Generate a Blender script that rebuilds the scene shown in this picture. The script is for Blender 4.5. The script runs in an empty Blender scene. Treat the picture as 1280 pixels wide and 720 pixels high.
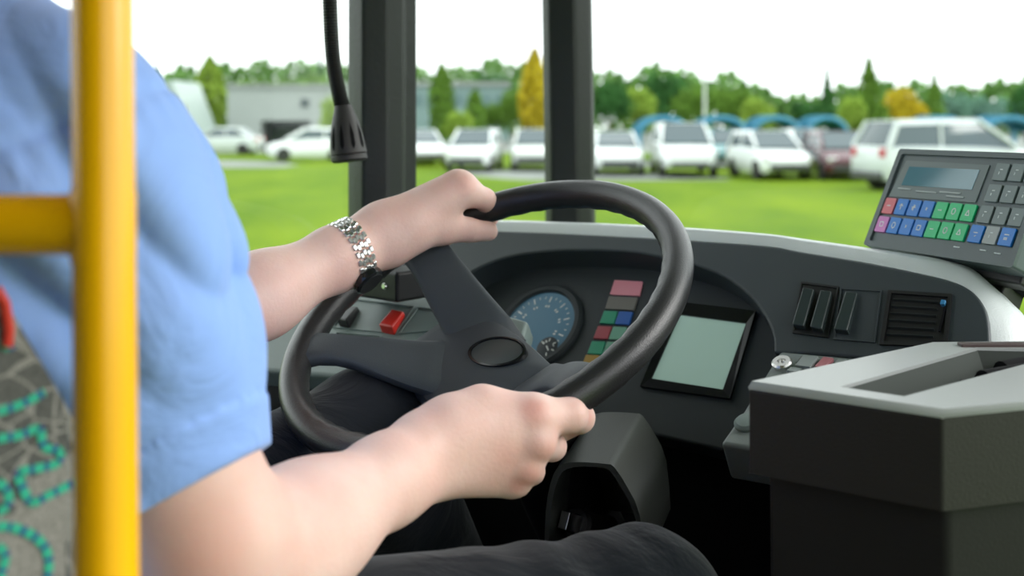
import bpy, bmesh, math, random
import numpy as np
from mathutils import Vector, Matrix

# ------------------------------------------------------------------ camera, sky, sun, exposure
SC = bpy.context.scene
COL = SC.collection
FPX, HOR, CAMZ, EYE = 1400.0, 150.0, 1.12, 1.75          # focal length in px (1280 wide), horizon row, eye over bus floor / over grass
cam_data = bpy.data.cameras.new('camera')
cam = bpy.data.objects.new('camera', cam_data); COL.objects.link(cam)
cam.location = (0, 0, CAMZ); cam.rotation_euler = (math.pi/2, 0, 0)
cam_data.sensor_width = 36; cam_data.lens = FPX/1280*36
cam_data.shift_y = -(360-HOR)/1280
cam_data.clip_end = 600; cam_data.clip_start = 0.02
cam_data.dof.use_dof = True; cam_data.dof.focus_distance = 1.18; cam_data.dof.aperture_fstop = 4.2
SC.camera = cam
W = bpy.data.worlds.new('sky'); SC.world = W; W.use_nodes = True
wn = W.node_tree.nodes; wl = W.node_tree.links
bg = wn['Background']; bg.inputs[0].default_value = (0.95, 0.98, 1.0, 1); bg.inputs[1].default_value = 1.9
sun_d = bpy.data.lights.new('sun', 'SUN'); sun_d.energy = 1.8; sun_d.angle = math.radians(35); sun_d.color = (1, .97, .93)
sun = bpy.data.objects.new('sun', sun_d); COL.objects.link(sun); sun.location = (3, 1, 5)
sun.rotation_euler = Vector((0.80, -0.08, 0.42)).to_track_quat('Z', 'Y').to_euler()
SC.view_settings.view_transform = 'Standard'; SC.view_settings.look = 'None'
SC.view_settings.exposure = 0.35; SC.view_settings.gamma = 1.0; SC.view_settings.use_curve_mapping = False
random.seed(4); RNG = np.random.default_rng(4)

# ------------------------------------------------------------------ helpers
def P(px, py, Y):                      # point at depth Y seen at pixel (px, py)
    return Vector(((px-640)/FPX*Y, Y, CAMZ-(py-HOR)/FPX*Y))
YAW = math.radians(41)
FW = Vector((math.sin(YAW), math.cos(YAW), 0)); RT = Vector((math.cos(YAW), -math.sin(YAW), 0)); UP = Vector((0, 0, 1))

def frame(o, a, u, n):
    return Matrix(((a.x, u.x, n.x, o.x), (a.y, u.y, n.y, o.y), (a.z, u.z, n.z, o.z), (0, 0, 0, 1)))
def panel_frame(o, yaw, tilt):         # a: to the driver's right, u: up the panel, n: out of it
    y, t = math.radians(yaw), math.radians(tilt)
    a = Vector((math.cos(y), -math.sin(y), 0)); u = Vector((math.sin(y)*math.sin(t), math.cos(y)*math.sin(t), math.cos(t)))
    return frame(o, a, u, a.cross(u))
def on(M, px, py, n=0.0):              # where the sight line of a pixel meets the plane n of frame M (local coordinates)
    Mi = M.inverted(); o = Mi @ Vector((0, 0, CAMZ)); q = Mi @ P(px, py, 1.0); d = q-o
    t = (n-o.z)/d.z; r = o+d*t
    return Vector((r.x, r.y, n))

def mat(name, col, rough=.5, metal=0.0, bump=0.0, bscale=200.0, var=0.0, vscale=5.0, spec=.5, emit=None, sss=0.0, coat=0.0):
    m = bpy.data.materials.new(name); m.use_nodes = True
    N, L = m.node_tree.nodes, m.node_tree.links; b = N['Principled BSDF']
    b.inputs['Base Color'].default_value = (*col, 1); b.inputs['Roughness'].default_value = rough
    b.inputs['Metallic'].default_value = metal; b.inputs['Specular IOR Level'].default_value = spec
    b.inputs['Coat Weight'].default_value = coat
    if emit: b.inputs['Emission Color'].default_value = (*emit[:3], 1); b.inputs['Emission Strength'].default_value = emit[3]
    if sss:
        b.inputs['Subsurface Weight'].default_value = sss; b.inputs['Subsurface Radius'].default_value = (1, .35, .2); b.inputs['Subsurface Scale'].default_value = .008
    tc = N.new('ShaderNodeTexCoord')
    if var:
        t = N.new('ShaderNodeTexNoise'); t.inputs['Scale'].default_value = vscale; t.inputs['Detail'].default_value = 4
        L.new(tc.outputs['Object'], t.inputs['Vector'])
        r = N.new('ShaderNodeMapRange'); r.inputs['From Min'].default_value = .3; r.inputs['From Max'].default_value = .7
        r.inputs['To Min'].default_value = 1-var; r.inputs['To Max'].default_value = 1+var; L.new(t.outputs['Fac'], r.inputs['Value'])
        x = N.new('ShaderNodeMix'); x.data_type = 'RGBA'; x.blend_type = 'MULTIPLY'; x.inputs['Factor'].default_value = 1
        x.inputs[6].default_value = (*col, 1); L.new(r.outputs['Result'], x.inputs[7]); L.new(x.outputs[2], b.inputs['Base Color'])
    if bump:
        t = N.new('ShaderNodeTexNoise'); t.inputs['Scale'].default_value = bscale; t.inputs['Detail'].default_value = 3
        L.new(tc.outputs['Object'], t.inputs['Vector'])
        k = N.new('ShaderNodeBump'); k.inputs['Strength'].default_value = bump; k.inputs['Distance'].default_value = .002
        L.new(t.outputs['Fac'], k.inputs['Height']); L.new(k.outputs['Normal'], b.inputs['Normal'])
    return m

class MB:
    def __init__(s): s.v = []; s.f = []
    def add(s, vs, fs):
        b = len(s.v); s.v += [tuple(v) for v in vs]; s.f += [tuple(i+b for i in f) for f in fs]; return s
    def box(s, c, h, M=None, ch=0.0):  # half sizes h, optional frame M, chamfer ch
        c = Vector(c); vs = [c+Vector((x*h[0], y*h[1], z*h[2])) for x in (-1, 1) for y in (-1, 1) for z in (-1, 1)]
        if M is not None: vs = [M @ v for v in vs]
        return s.add(vs, [(0, 1, 3, 2), (4, 6, 7, 5), (0, 4, 5, 1), (2, 3, 7, 6), (0, 2, 6, 4), (1, 5, 7, 3)])
    def loft(s, rings, cap=True, closed=False):
        n = len(rings[0]); vs = [v for r in rings for v in r]; fs = []
        m = len(rings)
        for i in range(m if closed else m-1):
            j = (i+1) % m
            for k in range(n): fs.append((i*n+k, i*n+(k+1) % n, j*n+(k+1) % n, j*n+k))
        if cap and not closed: fs += [tuple(range(n))[::-1], tuple(range((m-1)*n, m*n))]
        return s.add(vs, fs)
    def tube(s, pts, r, n=12, closed=False, cap=True):
        pts = [Vector(p) for p in pts]; rr = r if isinstance(r, (list, tuple)) else [r]*len(pts); rings = []; ref = None
        for i, p in enumerate(pts):
            a = pts[i-1] if (i or closed) else p; b = pts[(i+1) % len(pts)] if (i < len(pts)-1 or closed) else p
            t = (b-a).normalized()
            if ref is None: ref = t.orthogonal().normalized()
            ref = (ref-t*ref.dot(t)).normalized(); w = t.cross(ref)
            rings.append([p+(ref*math.cos(q)+w*math.sin(q))*rr[i] for q in [2*math.pi*k/n for k in range(n)]])
        return s.loft(rings, cap, closed)
    def prism(s, poly, z0, z1, M=None, taper=0.0):   # polygon (x, y) extruded from z0 to z1 in frame M
        n = len(poly); vs = [Vector((p[0], p[1], z)) for z in (z0, z1) for p in poly]
        if M is not None: vs = [M @ v for v in vs]
        return s.add(vs, [tuple(range(n))[::-1], tuple(range(n, 2*n))]+[(k, (k+1) % n, n+(k+1) % n, n+k) for k in range(n)])
    def lathe(s, prof, n=24, M=None):               # profile (r, z) round the z axis
        rings = [[Vector((r*math.cos(2*math.pi*k/n), r*math.sin(2*math.pi*k/n), z)) for k in range(n)] for r, z in prof]
        if M is not None: rings = [[M @ v for v in r] for r in rings]
        return s.loft(rings)
    def build(s, name, m, parent=None, bevel=0.0, seg=3, smooth=None, angle=35):
        me = bpy.data.meshes.new(name); me.from_pydata([tuple(v) for v in s.v], [], s.f)
        bm = bmesh.new(); bm.from_mesh(me); bmesh.ops.recalc_face_normals(bm, faces=bm.faces); bm.to_mesh(me); bm.free()
        return finish(name, me, m, parent, bevel, seg, True if smooth is None else smooth, angle)

def finish(name, me, m, parent=None, bevel=0.0, seg=3, smooth=True, angle=35):
    o = bpy.data.objects.new(name, me); COL.objects.link(o); me.materials.append(m)
    if bevel:
        b = o.modifiers.new('bevel', 'BEVEL'); b.width = bevel; b.segments = seg; b.limit_method = 'ANGLE'; b.angle_limit = math.radians(30)
    if smooth:
        me.polygons.foreach_set('use_smooth', [True]*len(me.polygons))
        bm = bmesh.new(); bm.from_mesh(me)
        lim = math.radians(angle)
        for e in bm.edges:
            if len(e.link_faces) == 2 and e.calc_face_angle(0) > lim: e.smooth = False
        bm.to_mesh(me); bm.free()
        if bevel:
            w = o.modifiers.new('wn', 'WEIGHTED_NORMAL'); w.keep_sharp = False
            bm = bmesh.new(); bm.from_mesh(me)
            for e in bm.edges: e.smooth = True
            bm.to_mesh(me); bm.free()
    if parent is not None:
        o.parent = parent
        if parent.get('_world'): o.matrix_parent_inverse = Matrix.Translation(parent.location).inverted()
        elif parent.parent is not None and parent.parent.get('_world'): pass
    return o

def tag(o, label=None, cat=None, group=None, kind=None):
    if label: o['label'] = label
    if cat: o['category'] = cat
    if group: o['group'] = group
    if kind: o['kind'] = kind
    return o
def thing(name, label, cat, loc=(0, 0, 0), M=None, group=None):
    o = bpy.data.objects.new(name, None); COL.objects.link(o); o.empty_display_size = .05
    if M is not None: o.matrix_world = M
    else: o.location = loc; o['_world'] = 1           # children are given in world coordinates
    return tag(o, label, cat, group)
def copy_tree(o, parent=None):
    c = o.copy(); COL.objects.link(c)
    if parent is not None: c.parent = parent
    for ch in list(o.children): copy_tree(ch, c)
    return c
def rrect(w, h, r, n=4, c=(0, 0)):     # rounded rectangle outline
    out = []
    for cx, cy, a0 in ((w/2-r, h/2-r, 0), (-w/2+r, h/2-r, 90), (-w/2+r, -h/2+r, 180), (w/2-r, -h/2+r, 270)):
        for k in range(n+1):
            a = math.radians(a0+90*k/n); out.append((c[0]+cx+r*math.cos(a), c[1]+cy+r*math.sin(a)))
    return out
def smooth_line(pts, k=4, closed=False):  # Catmull-Rom through points
    pts = [Vector(p) for p in pts]; out = []; n = len(pts)
    for i in range(n if closed else n-1):
        g = (lambda j: pts[j % n]) if closed else (lambda j: pts[min(max(j, 0), n-1)])
        a, b, c, d = g(i-1), g(i), g(i+1), g(i+2)
        for q in range(k):
            t = q/k
            out.append(.5*((2*b)+(c-a)*t+(2*a-5*b+4*c-d)*t*t+(3*b-a-3*c+d)*t**3))
    if not closed: out.append(pts[-1])
    return out

# signed-distance modelling of organic shapes: tapered capsules joined smoothly, then one continuous surface
def rc(a, ra, b, rb, k=.01): return (np.array(a, float), ra, np.array(b, float), rb, k)
def sd_caps(p, c):
    a, ra, b, rb, k = c; ba = b-a; q = p-a; t = np.clip(q@ba/max(ba@ba, 1e-12), 0, 1)
    return np.linalg.norm(q-t[:, None]*ba, axis=1)-(ra+(rb-ra)*t)
def sd_union(p, caps, prune=None):
    d = np.full(len(p), 1.0)
    for c in caps:
        a, ra, b, rb, k = c
        if prune is not None:
            m = max(ra, rb)+prune
            ix = np.nonzero(np.all((p > np.minimum(a, b)-m) & (p < np.maximum(a, b)+m), axis=1))[0]
            if not len(ix): continue
            e = sd_caps(p[ix], c); f = d[ix]
            h = np.maximum(k-np.abs(f-e), 0)/k; d[ix] = np.minimum(f, e)-h*h*k/4
        else:
            e = sd_caps(p, c); h = np.maximum(k-np.abs(d-e), 0)/k; d = np.minimum(d, e)-h*h*k/4
    return d
def sdf_mesh(name, fn, lo, hi, h, m, parent=None, relax=2):
    lo = np.array(lo, float); hi = np.array(hi, float); B = 8
    nb = np.ceil((hi-lo)/(h*B)).astype(int)
    g = np.stack(np.meshgrid(*[np.arange(n) for n in nb], indexing='ij'), -1).reshape(-1, 3)
    cen = lo+(g*B+(B-1)/2)*h; dc = fn(cen, None)
    F = np.empty((nb[0], B, nb[1], B, nb[2], B), np.float32)
    F[...] = np.where(dc < 0, -1, 1).reshape(nb)[:, None, :, None, :, None]
    act = np.nonzero(np.abs(dc) < B*h*1.1+.012)[0]
    off = np.stack(np.meshgrid(*[np.arange(B)]*3, indexing='ij'), -1).reshape(-1, 3)
    for s in range(0, len(act), 400):
        ga = g[act[s:s+400]]; pts = lo+(ga[:, None, :]*B+off[None])*h
        d = fn(pts.reshape(-1, 3), .06).reshape(-1, B, B, B)
        F[ga[:, 0], :, ga[:, 1], :, ga[:, 2], :] = d
    F = F.reshape(nb[0]*B, nb[1]*B, nb[2]*B); S = F < 0
    cnt = np.zeros(tuple(np.array(S.shape)-1), np.uint8)
    for i in (0, 1):
        for j in (0, 1):
            for k in (0, 1): cnt += S[i:i+cnt.shape[0], j:j+cnt.shape[1], k:k+cnt.shape[2]]
    cells = np.argwhere((cnt > 0) & (cnt < 8)); idx = np.full(cnt.shape, -1, np.int32)
    idx[tuple(cells.T)] = np.arange(len(cells)); acc = np.zeros((len(cells), 3)); num = np.zeros(len(cells))
    co = [(i, j, k) for i in (0, 1) for j in (0, 1) for k in (0, 1)]
    for A in co:
        for ax in range(3):
            if A[ax]: continue
            Bq = list(A); Bq[ax] = 1
            fa = F[tuple((cells+A).T)]; fb = F[tuple((cells+Bq).T)]; x = (fa < 0) != (fb < 0)
            t = np.where(x, fa/np.where(x, fa-fb, 1), 0); pos = np.tile(np.array(A, float), (len(cells), 1)); pos[:, ax] += t
            acc += pos*x[:, None]; num += x
    V = lo+(cells+acc/num[:, None])*h; quads = []
    for ax in range(3):
        sl0 = [slice(None)]*3; sl1 = [slice(None)]*3; sl0[ax] = slice(0, -1); sl1[ax] = slice(1, None)
        e = np.argwhere(S[tuple(sl0)] != S[tuple(sl1)]); u, w = (ax+1) % 3, (ax+2) % 3
        e = e[(e[:, u] > 0) & (e[:, w] > 0) & (e[:, u] < cnt.shape[u]) & (e[:, w] < cnt.shape[w]) & (e[:, ax] < cnt.shape[ax])]
        neg = S[tuple(e.T)]; q = []
        for du, dw in ((1, 1), (0, 1), (0, 0), (1, 0)):
            c = e.copy(); c[:, u] -= du; c[:, w] -= dw; q.append(idx[tuple(c.T)])
        q = np.stack(q, 1); q[~neg] = q[~neg][:, ::-1]; quads.append(q)
    Q = np.concatenate(quads); Q = Q[(Q >= 0).all(1)]
    E = np.concatenate([Q[:, [0, 1]], Q[:, [1, 2]], Q[:, [2, 3]], Q[:, [3, 0]]]); E = np.concatenate([E, E[:, ::-1]])
    deg = np.bincount(E[:, 0], minlength=len(V))[:, None]
    for it in range(relax):
        for lam in (.55, -.5):
            A = np.stack([np.bincount(E[:, 0], V[E[:, 1], c], len(V)) for c in range(3)], 1)
            V = V+lam*(A/np.maximum(deg, 1)-V)
    me = bpy.data.meshes.new(name); me.from_pydata(V.tolist(), [], Q.tolist()); me.validate()
    o = bpy.data.objects.new(name, me); COL.objects.link(o); me.materials.append(m)
    me.polygons.foreach_set('use_smooth', [True]*len(me.polygons))
    if parent is not None:
        o.parent = parent; o.matrix_parent_inverse = Matrix.Identity(4)
    return o

# ------------------------------------------------------------------ materials
M = {}
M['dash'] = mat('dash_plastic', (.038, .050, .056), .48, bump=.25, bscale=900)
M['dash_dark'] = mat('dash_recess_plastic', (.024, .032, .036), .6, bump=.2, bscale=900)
M['dash_top'] = mat('dash_top_lit_vinyl', (.60, .65, .65), .3, bump=.25, bscale=700)  # sky highlight along the grey dash top is put into this pale colour
M['console'] = mat('console_plastic', (.19, .245, .23), .45, bump=.2, bscale=900)
M['black'] = mat('black_plastic', (.012, .012, .013), .45, bump=.15, bscale=600)
M['matt_black'] = mat('matt_black', (.006, .006, .007), .85, spec=.15)
M['gloss_black'] = mat('gloss_black', (.01, .011, .012), .18)
M['rim'] = mat('wheel_rubber', (.022, .022, .023), .29, bump=.25, bscale=700)
M['hub'] = mat('wheel_plastic', (.056, .067, .076), .52, bump=.25, bscale=900)
M['pillar'] = mat('pillar_rubber', (.018, .022, .02), .42, bump=.3, bscale=120)
M['yellow'] = mat('yellow_paint', (.98, .47, .0), .27, coat=.1, var=.03, vscale=8)
M['steel'] = mat('polished_steel', (.82, .82, .80), .3, 1.0)
M['red'] = mat('red_plastic', (.62, .03, .02), .3)
M['white'] = mat('white_print', (.85, .87, .85), .5)
M['glass_lcd'] = mat('lcd_screen', (.34, .47, .42), .1, spec=.8, emit=(.40, .60, .50, .22))
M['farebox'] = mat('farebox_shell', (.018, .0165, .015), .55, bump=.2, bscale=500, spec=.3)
M['farebox_lit_top'] = mat('farebox_lit_top', (.34, .36, .35), .35, bump=.15, bscale=600)  # light falling on the black counter's top is put into this pale colour
M['keypad'] = mat('keypad_shell', (.085, .115, .12), .42, bump=.15, bscale=900)

def glass_mat():
    m = bpy.data.materials.new('window_glass'); m.use_nodes = True; N, L = m.node_tree.nodes, m.node_tree.links; N.clear()
    out = N.new('ShaderNodeOutputMaterial'); mix = N.new('ShaderNodeMixShader'); t = N.new('ShaderNodeBsdfTransparent'); g = N.new('ShaderNodeBsdfGlossy')
    t.inputs[0].default_value = (.96, .985, .97, 1); g.inputs['Roughness'].default_value = .02
    f = N.new('ShaderNodeFresnel'); f.inputs[0].default_value = 1.25
    L.new(f.outputs[0], mix.inputs[0]); L.new(t.outputs[0], mix.inputs[1]); L.new(g.outputs[0], mix.inputs[2]); L.new(mix.outputs[0], out.inputs[0])
    return m
M['glass'] = glass_mat()

# ------------------------------------------------------------------ the setting: bus shell, field
def structure(o): return tag(o, kind='structure')
pil1 = P(475, 200, 2.0); pil2 = P(713, 200, 2.3)
wr = pil2+RT*1.6                                               # windscreen runs to the right of the second pillar
# bus floor
fl = MB(); o0 = Vector((-.42, .85, 0))
fp = [o0+FW*x+RT*y for x, y in ((-2.2, -.62), (1.02, -.62), (1.32, -.25), (1.32, 1.7), (-2.2, 1.7))]
fl.prism([(p.x, p.y) for p in fp], -.05, 0); structure(fl.build('floor', mat('floor_vinyl', (.03, .03, .032), .7, var=.2, vscale=30)))
# outside wall panels under the windows
wall_m = mat('wall_panel', (.03, .034, .036), .6, bump=.2, bscale=400)
def wall(name, a, b, z0, z1, t=.03, m=None):
    a, b = Vector((a.x, a.y, 0)), Vector((b.x, b.y, 0)); d = (b-a).normalized(); n = Vector((d.y, -d.x, 0))
    mb = MB(); q = [a, b, b+n*-t, a+n*-t]
    mb.prism([(p.x, p.y) for p in q], z0, z1); return mb.build(name, m or wall_m)
lw0 = pil1-FW*2.6
structure(wall('wall_left', lw0, pil1, -.4, CAMZ-.36, .04))
structure(wall('wall_corner', pil1, pil2, -.4, CAMZ-.32, .04))
structure(wall('wall_front', pil2, wr, -.4, CAMZ-.33, .04))
bus_in = mat('bus_lining', (.16, .16, .155), .7)
def slab(name, pts, z0, z1, m): mb = MB(); mb.prism([(p.x, p.y) for p in pts], z0, z1); return structure(mb.build(name, m, smooth=False))
slab('ceiling', [o0+FW*x+RT*y for x, y in ((-3.6, -.66), (1.10, -.66), (1.42, -.25), (1.42, 1.75), (-3.6, 1.75))], CAMZ+.98, CAMZ+1.02, bus_in)
structure(wall('wall_rear', o0+FW*-3.6+RT*1.75, o0+FW*-3.6+RT*-.66, -.4, CAMZ+1.0, .04, bus_in))
structure(wall('wall_left_rear', o0+FW*-3.6+RT*-.66, lw0, -.4, CAMZ+1.0, .04, bus_in))
structure(wall('wall_right', o0+FW*-.9+RT*1.75, o0+FW*-3.6+RT*1.75, -.4, CAMZ+1.0, .04, bus_in))
# panes
def pane(name, a, b, z0, z1):
    a, b = Vector((a.x, a.y, 0)), Vector((b.x, b.y, 0)); d = (b-a).normalized(); n = Vector((d.y, -d.x, 0)); mb = MB()
    mb.prism([(p.x, p.y) for p in (a, b, b-n*.006, a-n*.006)], z0, z1); return structure(mb.build(name, M['glass'], smooth=False))
pane('window_1', lw0, pil1-FW*.03, CAMZ-.36, CAMZ+.98)
pane('window_2', pil1.lerp(pil2, .07), pil1.lerp(pil2, .93), CAMZ-.32, CAMZ+.98)
pane('window_3', pil2+RT*.04, wr, CAMZ-.33, CAMZ+.98)

def pillar(name, pts, prof):           # pillar of constant section swept along pts
    d = (pil2-pil1); d.z = 0; d.normalize(); e = Vector((-d.y, d.x, 0))
    mb = MB(); mb.loft([[p+d*x+e*y for x, y in prof] for p in pts]); return structure(mb.build(name, M['pillar'], bevel=.006))
pz = lambda px0, px1, Y: [Vector((P(px0, 0, Y).x, Y, -.2)), Vector((P((px0+px1)/2, 0, Y).x, Y, CAMZ)), Vector((P(px1, 0, Y).x, Y, CAMZ+.98))]
pillar('trim_1', pz(475, 475, 2.0), [(-.056, .02), (-.056, -.03), (-.02, -.055), (.015, -.055), (.02, -.045), (.05, -.045), (.052, .02)])
pillar('trim_2', pz(720, 699, 2.3), [(-.05, .02), (-.055, -.01), (-.03, -.04), (-.022, -.05), (.028, -.05), (.045, -.03), (.05, -.01), (.05, .02)])

# field: lawn, car park, with the wood of far trees behind
def ground_material():
    m = mat('lawn_grass', (.2, .5, .012), .9); N, L = m.node_tree.nodes, m.node_tree.links; b = N['Principled BSDF']; b.inputs['Specular IOR Level'].default_value = .1
    tc = N.new('ShaderNodeTexCoord'); mp = N.new('ShaderNodeMapping'); mp.inputs['Scale'].default_value = (1, .35, 1); L.new(tc.outputs['Object'], mp.inputs['Vector'])
    a = N.new('ShaderNodeTexNoise'); a.inputs['Scale'].default_value = .55; a.inputs['Detail'].default_value = 6; a.inputs['Roughness'].default_value = .7; L.new(mp.outputs[0], a.inputs['Vector'])
    r = N.new('ShaderNodeValToRGB'); r.color_ramp.elements[0].position = .32; r.color_ramp.elements[1].position = .68
    r.color_ramp.elements[0].color = (.075, .15, .001, 1); r.color_ramp.elements[1].color = (.15, .23, .003, 1)
    L.new(a.outputs['Fac'], r.inputs[0]); L.new(r.outputs[0], b.inputs['Base Color']); return m
G0 = CAMZ-EYE
mb = MB(); nx, ny = 60, 40; vs = []; fs = []
for j in range(ny+1):
    for i in range(nx+1):
        y = 5+55*(j/ny); x = (-1+2*i/nx)*(y*.9+8); vs.append((x, y, G0+.06*math.sin(x*.35+y*.2)*math.sin(y*.31)*min(1, (60-y)/12)))
for j in range(ny):
    for i in range(nx): k = j*(nx+1)+i; fs.append((k, k+1, k+nx+2, k+nx+1))
mb.add(vs, fs); structure(mb.build('lawn', ground_material()))
mb = MB(); mb.box((0, 110, G0-.08), (180, 77, .06)); structure(mb.build('car_park_ground', mat('car_park_asphalt', (.20, .22, .20), .9, var=.2, vscale=.5)))
mb = MB(); mb.box((0, 0, G0-.2), (240, 240, .05)); structure(mb.build('ground', mat('far_ground', (.12, .25, .02), .95, var=.3, vscale=.2)))

# ------------------------------------------------------------------ steering wheel
WC = Vector((-.0335, 1.2441, CAMZ-.2073)); yw, tw = math.radians(41.8), math.radians(59.1)
wN = Vector((-math.sin(yw)*math.cos(tw), -math.cos(yw)*math.cos(tw), math.sin(tw)))
wA = Vector((math.cos(yw), -math.sin(yw), 0)); WM = frame(WC, wA, wN.cross(wA), wN)
RIM, RT_ = .225, .0172
wheel = thing('steering_wheel', 'large black four-spoke steering wheel gripped by the driver', 'steering wheel', M=WM)
mb = MB(); n = 96
rings = []
for k in range(n):
    a = 2*math.pi*k/n; c = Vector((math.cos(a), math.sin(a), 0)); r = []
    for q in range(20):
        b = 2*math.pi*q/20; rr = RT_+(.0012*abs(math.sin(k*math.pi/2)) if math.cos(b) < -.3 else 0)   # finger ridges on the inner underside
        r.append(c*(RIM+rr*.95*math.cos(b))+Vector((0, 0, rr*1.05*math.sin(b))))
    rings.append(r)
mb.loft(rings, closed=True); mb.build('rim', M['rim'], wheel)
HUBZ = -.062
hubpx = [(560, 404), (600, 400), (626, 407), (658, 428), (688, 455), (706, 474), (690, 492), (650, 505), (600, 520), (552, 528), (524, 500), (506, 470), (510, 440), (535, 418)]
hubpts = [Vector((q.x, q.y, 0)) for q in (on(WM, *p, -.075) for p in hubpx)]
hcx = sum(hubpts, Vector())/len(hubpts)
hp = [p-hcx for p in smooth_line(hubpts, 4, True)]
mb = MB()
mb.loft([[Vector((hcx.x*min(1, .35+.65*max(0, (s-.5)/.5))+p.x*s if z < -.1 else hcx.x+p.x*s, hcx.y*min(1, .35+.65*max(0, (s-.5)/.5))+p.y*s if z < -.1 else hcx.y+p.y*s, z)) for p in hp] for s, z in ((.50, -.165), (.62, -.155), (.80, -.115), (.95, -.090), (1.0, -.080), (.98, -.072), (.93, -.066), (.80, HUBZ-.001), (.45, HUBZ+.003), (.2, HUBZ+.004))])
hub = mb.build('hub', M['hub'], wheel)
def ell(s, z):
    out = []
    for t in [2*math.pi*k/40 for k in range(40)]:
        x, y = 33*s*math.cos(t), 16.5*s*math.sin(t); p = on(WM, 622+x*.996+y*.087, 441-x*.087+y*.996, HUBZ+.003); out.append(Vector((p.x, p.y, HUBZ+.003+z)))
    return out
mb = MB(); mb.loft([ell(1.12, -.004), ell(1.10, .0025), ell(1.0, .003), ell(.98, -.001)], cap=False); mb.build('emblem_ring', M['gloss_black'], hub)
mb = MB(); mb.loft([ell(.98, -.004), ell(.97, .0015), ell(.9, .0022)]); mb.build('emblem_disc', mat('emblem_plastic', (.06, .075, .072), .4), hub)
def spoke(ang, w0, w1, zin=HUBZ-.016, name='spoke', mt='hub'):
    a = math.radians(ang); d = Vector((math.cos(a), math.sin(a), 0)); t = Vector((-d.y, d.x, 0)); rings = []
    for s in [k/9 for k in range(10)]:
        r = .048+(RIM-.006-.048)*s; sm = s*s*(3-2*s); z = zin+(0-zin)*sm-(.022 if s == 0 else .003 if s < .15 else 0); w = w0+(w1-w0)*min(1, s*1.4); w += .02*max(0, s-.8)**2*25*.5
        th = (.013-.003*s)*(.3 if s == 0 else 1)
        c = d*r+Vector((0, 0, z)); ring = []
        for q in range(20):
            b = 2*math.pi*q/20; x = math.copysign(abs(math.cos(b))**.5, math.cos(b)); y = math.copysign(abs(math.sin(b))**.7, math.sin(b))
            ring.append(c+t*(x*w/2)+Vector((0, 0, y*th)))
        rings.append(ring)
    mb = MB(); mb.loft(rings); return mb.build(name, M[mt], wheel)
spoke(153, .084, .058); spoke(212, .112, .046, zin=HUBZ-.011); spoke(290, .085, .05)
s4 = spoke(337, .075, .046)

# ------------------------------------------------------------------ steering column with its ignition shroud
ys = math.radians(21); ts = math.radians(11); sa_ = Vector((math.cos(ys), -math.sin(ys), 0)); sn_ = Vector((-math.sin(ys)*math.cos(ts), -math.cos(ys)*math.cos(ts), -math.sin(ts))); shM = frame(P(732, 580, 1.2), sa_, sn_.cross(sa_), sn_)
col = thing('steering_column', 'black steering column with arched ignition shroud under the wheel', 'steering column', loc=(.17, 1.46, 0))
mb = MB(); mb.tube([WC-wN*.15, WC-wN*.3, Vector((.16, 1.42, .45)), Vector((.20, 1.48, .0))], [.05, .052, .055, .06], 20); mb.build('column_tube', M['matt_black'], col)
outer = [on(shM, *q, 0) for q in ((680, 700), (682, 640), (688, 604), (697, 584), (712, 578), (735, 578), (758, 580), (768, 584), (786, 612), (800, 645), (806, 710))]
outer = [(p.x, p.y) for p in outer]; cx = (outer[0][0]+outer[-1][0])/2; cyb = min(p[1] for p in outer)
def inset(poly, d): return [(cx+(x-cx)*(1-d/abs(x-cx)) if abs(x-cx) > d else x, cyb+(y-cyb)*(1-d/max(y-cyb, 1e-3)) if y-cyb > d else y) for x, y in poly]
inn = inset(outer, .005)
so = smooth_line([Vector((*p, 0)) for p in outer], 2); si = smooth_line([Vector((*p, 0)) for p in inn], 2)
mb = MB(); L0 = -.125
def R3(line, z): return [shM @ Vector((p.x, p.y, z)) for p in line]
prof = lambda z0, z1: None
ringO0, ringO1, ringI0, ringI1 = R3(so, 0), R3(so, L0), R3(si, 0), R3(si, L0+.01)
m_ = len(so); vs = ringO0+ringO1+ringI0+ringI1; fs = []
for k in range(m_-1):
    fs += [(k, k+1, m_+k+1, m_+k), (2*m_+k, 3*m_+k, 3*m_+k+1, 2*m_+k+1), (k, 2*m_+k, 2*m_+k+1, k+1)]
fs += [tuple(range(m_, 2*m_)), tuple(range(3*m_, 4*m_)), (0, m_, 3*m_, 2*m_), (m_-1, 3*m_-1, 4*m_-1, 2*m_-1)]
mb.add(vs, fs); shroud = mb.build('shroud', mat('shroud_plastic', (.05, .055, .048), .42, bump=.2, bscale=900), col, angle=50)
kM = frame(P(722, 655, 1.27), RT, (UP*.9+FW*.4).normalized(), RT.cross((UP*.9+FW*.4).normalized()))
mb = MB(); mb.lathe([(.019, -.06), (.019, 0), (.016, .004), (.011, .004), (.010, .001)], 28, kM); lk = mb.build('ignition_lock', M['black'], col)
mb = MB(); mb.box((0, 0, .014), (.0060, .0095, .014), kM); mb.build('key', M['steel'], lk, bevel=.001)

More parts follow.
